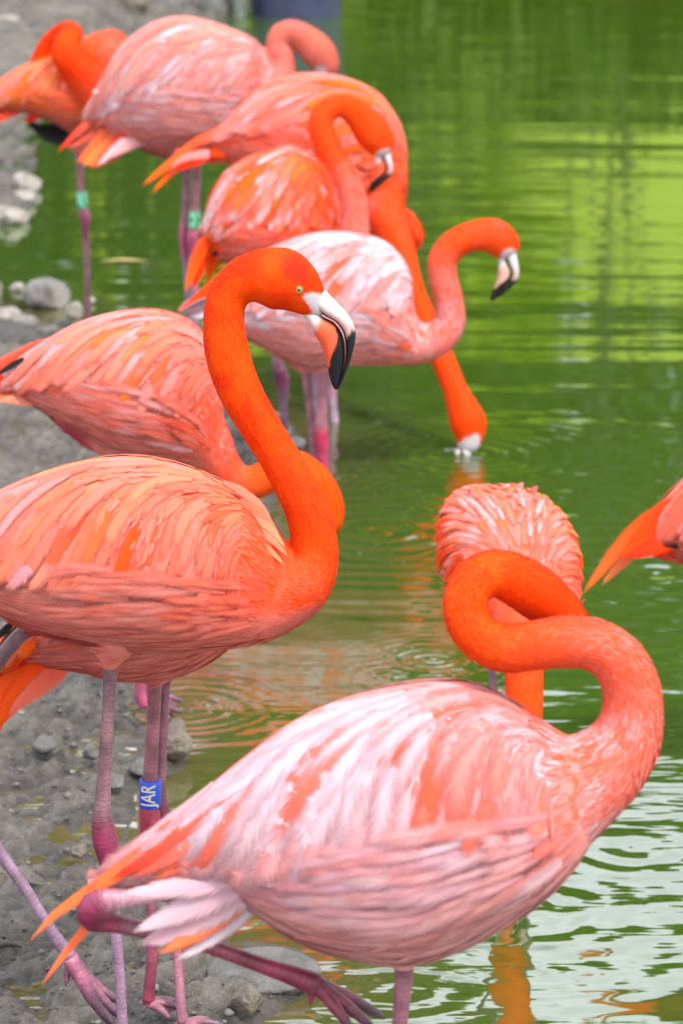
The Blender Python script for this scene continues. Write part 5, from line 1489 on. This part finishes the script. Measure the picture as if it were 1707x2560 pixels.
rock(690, 1045, 30, 18, 31, ST_PALE, "small pale stone in the water behind the purple leg")

def stick(pts, r, label, seed=1, z=.015):
    P = np.array([on_ground(x, y, max(ground_z(*on_ground(x, y)[:2]), 0) + z * .3) for x, y in pts])
    P = catmull(P, 24)
    P = P + (np.stack([fbm(P * 30 + seed + k * 9, 2) for k in range(3)], 1) - .5) * .012
    R = r * np.interp(np.linspace(0, 1, 24), [0, .2, .6, 1], [.6, 1, .9, .4]) * (1 + .25 * np.sin(np.arange(24) * 1.7))
    V, F = tube(P, R, [0, 0, 1.0], 8)
    root = P[12].copy()
    o = link("stick", mesh_from("stick", V - root, F), M_TWIG); o.location = tuple(root)
    return tag(o, label, "stick")
M_TWIG = mat_plain("wet_twig_bark", (.06, .05, .042), .6, .4, 90, .002)
stick([(-40, 2188), (30, 2196), (80, 2212), (165, 2222)], .0035, "thin dark twig lying on the mud at the left edge", 2)
stick([(-40, 2352), (0, 2358), (52, 2364)], .006, "short thick dark stick at the left edge low down", 3)
stick([(150, 1662), (200, 1670), (255, 1684)], .004, "dark twig lying under the in-focus bird's belly", 4)
stick([(465, 2120), (480, 2090), (505, 2060)], .003, "thin pale reed stalk floating right of the blue band", 5, .004)

p = on_ground(310, 655)
a_ = np.linspace(-1, 1, 9)
LV = np.vstack([np.stack([a_ * .075, .022 * (1 - a_ ** 2) * sg_, .004 + .004 * np.cos(a_ * 2) * (1 if sg_ else .4)], 1) for sg_ in (-1, 0, 1)])
LF = [(r_ * 9 + c_, r_ * 9 + c_ + 1, (r_ + 1) * 9 + c_ + 1, (r_ + 1) * 9 + c_) for r_ in (0, 1) for c_ in range(8)]
leaf = link("floating_leaf", mesh_from("floating_leaf", LV, LF), mat_plain("dry_leaf", (.32, .24, .07), .6, .3, 80, .001))
leaf.location = (p[0], p[1], 0)
tag(leaf, "yellow-brown leaf floating on the water between the banded legs", "leaf")

# pebbles and clods on the mud: too many to count
def scatter_pebbles():
    rng = np.random.default_rng(5)
    Vs, Fs = [], []; off = 0
    import bmesh
    bm = bmesh.new(); bmesh.ops.create_icosphere(bm, subdivisions=1, radius=1.0)
    base = np.array([v.co[:] for v in bm.verts]); bf = np.array([[v.index for v in f.verts] for f in bm.faces]); bm.free()
    n = 1700
    px = rng.uniform(-60, 820, n); py = np.where(rng.random(n) < .7, rng.uniform(1550, 2620, n), rng.uniform(0, 1150, n))
    pts = np.array([on_ground(a, c) for a, c in zip(px, py)])
    z = height(pts[:, 0], pts[:, 1])
    for i in range(n):
        if z[i] < .004: continue
        r = rng.gamma(2.0, .0012) + .0012
        if py[i] < 800: r *= 2.2
        q = base * (1 + rng.normal(0, .22, base.shape)) * np.array([1, 1, .6]) * r
        a = rng.random() * 6.28
        q = q @ np.array([[math.cos(a), -math.sin(a), 0], [math.sin(a), math.cos(a), 0], [0, 0, 1]])
        Vs.append(q + np.array([pts[i, 0], pts[i, 1], z[i] + r * .15])); Fs.append(bf + off); off += len(base)
    V = np.vstack(Vs); F = np.vstack(Fs)
    cid = np.repeat(rng.uniform(.5, 1.6, len(Vs)), len(base))[:, None]
    cols = np.array([.10, .096, .09])[None] * cid
    o = link("gravel", mesh_from("gravel", V, F, cols, shade=False), M_BODY, kind="stuff")
    o["label"] = "fine pebbles and clods strewn over the wet mud"
scatter_pebbles()

# foam bubbles floating on the water
def scatter_bubbles():
    rng = np.random.default_rng(9)
    Vs, Fs = [], []; off = 0
    zones = [(780, 1020, 1150, 1230, 260), (1060, 1090, 1290, 1230, 220), (400, 1690, 640, 1900, 120), (1020, 1620, 1150, 1720, 26), (1000, 400, 1690, 1200, 40), (820, 1480, 1040, 1800, 30), (300, 500, 560, 720, 14), (560, 2440, 900, 2560, 30), (1380, 1350, 1700, 1700, 36), (330, 2030, 470, 2130, 24)]
    for (x0, y0, x1, y1, n) in zones:
        for k in range(n):
            p = on_ground(rng.uniform(x0, x1), rng.uniform(y0, y1))
            if max(poly_sd(PA, np.array([p[0]]), np.array([p[1]]))[0], poly_sd(PB, np.array([p[0]]), np.array([p[1]]))[0]) > -.015: continue
            r = rng.uniform(.0012, .0042)
            V, F = ball(p + np.array([0, 0, r * .05]), r, [0, 0, 1.0], .55, 8, 4)
            Vs.append(V); Fs += [tuple(i + off for i in f) for f in F]; off += len(V)
    m, n_, b = new_mat("foam_bubble")
    b.inputs['Base Color'].default_value = (.55, .58, .52, 1); b.inputs['Roughness'].default_value = .12; b.inputs['Coat Weight'].default_value = .6
    o = link("foam", mesh_from("foam", np.vstack(Vs), Fs), m, kind="stuff")
    o["label"] = "small foam bubbles floating on the pond"
scatter_bubbles()

# dark tub and post at the top edge
def lathe(prof, seg=48):
    V = []; F = []
    for r, z in prof:
        for j in range(seg):
            a = 2 * math.pi * j / seg
            V.append((r * math.cos(a), r * math.sin(a), z))
    for i in range(len(prof) - 1):
        for j in range(seg):
            k = (j + 1) % seg
            F.append((i * seg + j, i * seg + k, (i + 1) * seg + k, (i + 1) * seg + j))
    return np.array(V), F
p = on_ground(738, 48)
tub = empty("water_tub", (p[0], p[1] + .26, 0))
tag(tub, "dark navy plastic tub standing in the water at the top edge", "tub")
M_NAVY = mat_plain("navy_plastic", (.020, .026, .060), .45, .25, 12, .002)
V, F = lathe([(.245, -.15), (.25, .05), (.262, .30), (.262, .33), (.256, .35), (.262, .37), (.272, .58), (.272, .60)])
link("shell", mesh_from("shell", V, F), M_NAVY, tub)
V, F = lathe([(.272, .60), (.292, .605), (.294, .63), (.275, .64), (.25, .635), (.245, .60), (.24, .20), (.0, .19)])
link("rim", mesh_from("rim", V, F), M_NAVY, tub)
p = on_ground(598, 44)
post = empty("mooring_post", (p[0], p[1], 0))
tag(post, "thin weathered green-grey post between the grey blocks and the navy tub", "post")
M_POST = mat_plain("weathered_green_wood", (.11, .13, .10), .8, .4, 30, .006)
P = np.array([[0, 0, -.3], [.003, 0, .2], [-.004, 0, .6], [.002, 0, 1.1]])
V, F = tube(catmull(P, 14), np.full(14, .036), [1, 0, 0.0], 12)
link("shaft", mesh_from("shaft", V, F), M_POST, post)
V, F = tube(np.array([[.002, 0, 1.09], [.002, 0, 1.13]]), np.array([.044, .04]), [1, 0, 0.0], 12)
link("cap", mesh_from("cap", V, F), M_POST, post)

# ------------------------------------------------------------------ trees and shrubs of the far bank (their reflection colours the pond)
def mat_leaf(name, col, tr):
    m, n, b = new_mat(name)
    at = N(n, "ShaderNodeAttribute", attribute_name="Col")
    mu = N(n, "ShaderNodeVectorMath", operation='MULTIPLY'); mu.inputs[1].default_value = col
    n.links.new(at.outputs['Color'], mu.inputs[0]); n.links.new(mu.outputs[0], b.inputs['Base Color'])
    b.inputs['Roughness'].default_value = .5
    t = N(n, "ShaderNodeBsdfTranslucent"); n.links.new(mu.outputs[0], t.inputs['Color'])
    ms = N(n, "ShaderNodeMixShader"); ms.inputs[0].default_value = tr
    n.links.new(b.outputs[0], ms.inputs[1]); n.links.new(t.outputs[0], ms.inputs[2]); n.links.new(ms.outputs[0], n.nodes['Material Output'].inputs['Surface'])
    return m
LF_LIME = mat_leaf("lime_leaf", (.42, .56, .03), .4)
LF_MID = mat_leaf("green_leaf", (.15, .24, .025), .35)
LF_DARK = mat_leaf("dark_leaf", (.055, .080, .028), .3)
M_BARK = mat_plain("bark", (.10, .085, .065), .85, .4, 14, .02)
def leaves(pts, size, rng, hang=False):
    n = len(pts)
    d = unit(rng.normal(size=(n, 3)) + (np.array([0, 0, -2.5]) if hang else 0)); nn = unit(np.cross(d, rng.normal(size=(n, 3))))
    L = size * rng.uniform(.6, 1.4, n); s = np.cross(nn, d)
    w = (L * (.16 if hang else .3))[:, None]; L = L[:, None]
    V = np.stack([pts, pts + d * L * .5 + s * w, pts + d * L, pts + d * L * .5 - s * w], 1).reshape(-1, 3)
    F = (np.arange(n) * 4)[:, None] + np.array([[0, 1, 2, 3]])
    c = np.repeat(rng.uniform(.55, 1.35, n), 4)[:, None] * np.array([[1, 1, 1.0]])
    return V, F, c
def tree(name, label, cat, x, y, hgt, rad, base, nleaf, size, mat, seed, clumps=26):
    rng = np.random.default_rng(seed)
    gz = ground_z(x, y)
    root = empty(name, (x, y, gz))
    tag(root, label, cat, "trees and shrubs of the far bank")
    parts = []
    top = np.array([rng.normal(0, .2), rng.normal(0, .2), hgt * .8])
    tp = catmull(np.array([[0, 0, -.2], [rng.normal(0, .06), rng.normal(0, .06), hgt * .3], top * np.array([.6, .6, .7]), top]), 14)
    r0 = max(.03, hgt * .022)
    parts.append(tube(tp, np.linspace(r0, r0 * .25, 14), [1, 0, 0.0], 10))
    cl = []
    for k in range(clumps):
        f = rng.random()
        a = rng.random() * 6.283
        zz = base + (hgt - base) * f
        rr = rad * math.sqrt(max(.05, 1 - (2 * f - .9) ** 2 * .75)) * math.sqrt(rng.random())
        c = np.array([math.cos(a) * rr, math.sin(a) * rr, zz]); cl.append(c)
        if k % 2 == 0:
            j = int(np.clip(f * 12, 2, 11))
            q = catmull(np.array([tp[j - 1], (tp[j - 1] + c) / 2 + np.array([0, 0, .08 * hgt * .3]), c]), 7)
            parts.append(tube(q, np.linspace(r0 * .4, r0 * .06, 7), [0, 0, 1.0], 6))
    V, F = join(parts)
    link("trunk", mesh_from("trunk", V, F), M_BARK, root)
    cl = np.array(cl)
    cs = rng.uniform(.22, .42, len(cl)) * rad
    i = rng.integers(0, len(cl), nleaf)
    u = unit(rng.normal(size=(nleaf, 3))) * (rng.random(nleaf) ** .45)[:, None]
    pts = cl[i] + u * cs[i][:, None] * np.array([1, 1, .75])
    pts[:, 2] = np.maximum(pts[:, 2], .05)
    V, F, c = leaves(pts, size, rng)
    link("crown", mesh_from("crown", V, F, c, shade=False), mat, root)
for k, (x, y, hgt, rad, lab) in enumerate([(4.9, 27.0, 2.6, 1.2, "lime green shrub on the far grass slope beyond the right edge"), (1.15, 29.0, 1.5, .8, "small lime shrub on the far grass slope, mirrored right of the drinking flamingo")]):
    tree("lime_shrub", lab, "shrub", x, y, hgt, rad, .3, 6000, .13, LF_LIME, 200 + k, 34)
for k, (x, y, hgt, rad, lab) in enumerate([(-.15, 26.2, 4.3, .95, "dark green shrub mirrored between the flamingos and the lime grass"), (-1.55, 26.2, 4.6, 1.1, "dark green shrub mirrored behind the fluffed flamingo"), (-2.9, 26.0, 4.4, 1.2, "dark green shrub mirrored in the water at the left"), (-4.6, 26.0, 4.2, 1.3, "dark green shrub on the far bank beyond the left edge"),
                                           (.4, 25.3, 1.15, .8, "low green shrub at the far waterline, left one"), (1.7, 25.2, 1.05, .9, "low green shrub at the far waterline, middle one"), (3.2, 25.3, 1.15, .9, "low green shrub at the far waterline, right one")]):
    tree("dark_shrub", lab, "shrub", x, y, hgt, rad, .1 if hgt < 2 else .4, 9000 if k < 4 else 5000, .13, LF_DARK if k < 4 else LF_MID, 300 + k, 46)
for k, (x, y, hgt, rad, lab) in enumerate([(-6.5, 34.5, 9.0, 3.0, "tall green tree on the far slope, leftmost"), (-2.6, 35.0, 9.6, 2.6, "tall green tree on the far slope mirrored behind the flamingos"), (-.3, 34.5, 8.6, 1.9, "tall green tree on the far slope mirrored left of the looped neck"), (1.35, 34.6, 4.4, 1.3, "small green tree on the far slope mirrored right of the drinking flamingo"), (3.0, 35.0, 5.6, 1.6, "low round green tree on the far slope mirrored at the right edge"), (7.6, 35.5, 3.8, 2.6, "broad green tree on the far slope, rightmost")]):
    tree("far_tree", lab, "tree", x, y, hgt, rad, .5, 15000, .24, LF_MID, 400 + k, 56)
# willow whose strands hang over the water
def willow(x, y):
    rng = np.random.default_rng(77)
    root = empty("weeping_willow", (x, y, ground_z(x, y)))
    tag(root, "weeping willow whose hanging strands are mirrored at upper right", "tree", "trees and shrubs of the far bank")
    tp = catmull(np.array([[0, 0, -.2], [.1, 0, 1.6], [-.5, -.2, 3.2], [-1.7, -.6, 4.5]]), 14)
    parts = [tube(tp, np.linspace(.16, .05, 14), [1, 0, 0.0], 10)]
    pts = []
    for k in range(26):
        a = rng.random() * 6.283; rr = 1.5 * math.sqrt(rng.random())
        s0 = np.array([-2.0 + math.cos(a) * rr, -.8 + math.sin(a) * rr * .8, 4.3 + .4 * rng.random() - rr * .25])
        L = rng.uniform(2.0, 3.7)
        q = catmull(np.array([tp[-1], (tp[-1] + s0) / 2 + np.array([0, 0, .35]), s0, s0 + np.array([rng.normal(0, .06), rng.normal(0, .06), -L * .5]), s0 + np.array([rng.normal(0, .1), rng.normal(0, .1), -L])]), 26)
        parts.append(tube(q, np.linspace(.012, .003, 26), [1, 0, 0.0], 5))
        i = rng.uniform(6, 25, 110); j = i.astype(int).clip(0, 24); f = (i - j)[:, None]
        pts.append(q[j] * (1 - f) + q[j + 1] * f)
    V, F = join(parts)
    link("trunk", mesh_from("trunk", V, F), M_BARK, root)
    V, F, c = leaves(np.vstack(pts), .13, rng, True)
    link("crown", mesh_from("crown", V, F, c, shade=False), LF_DARK, root)
willow(4.9, 25.2)
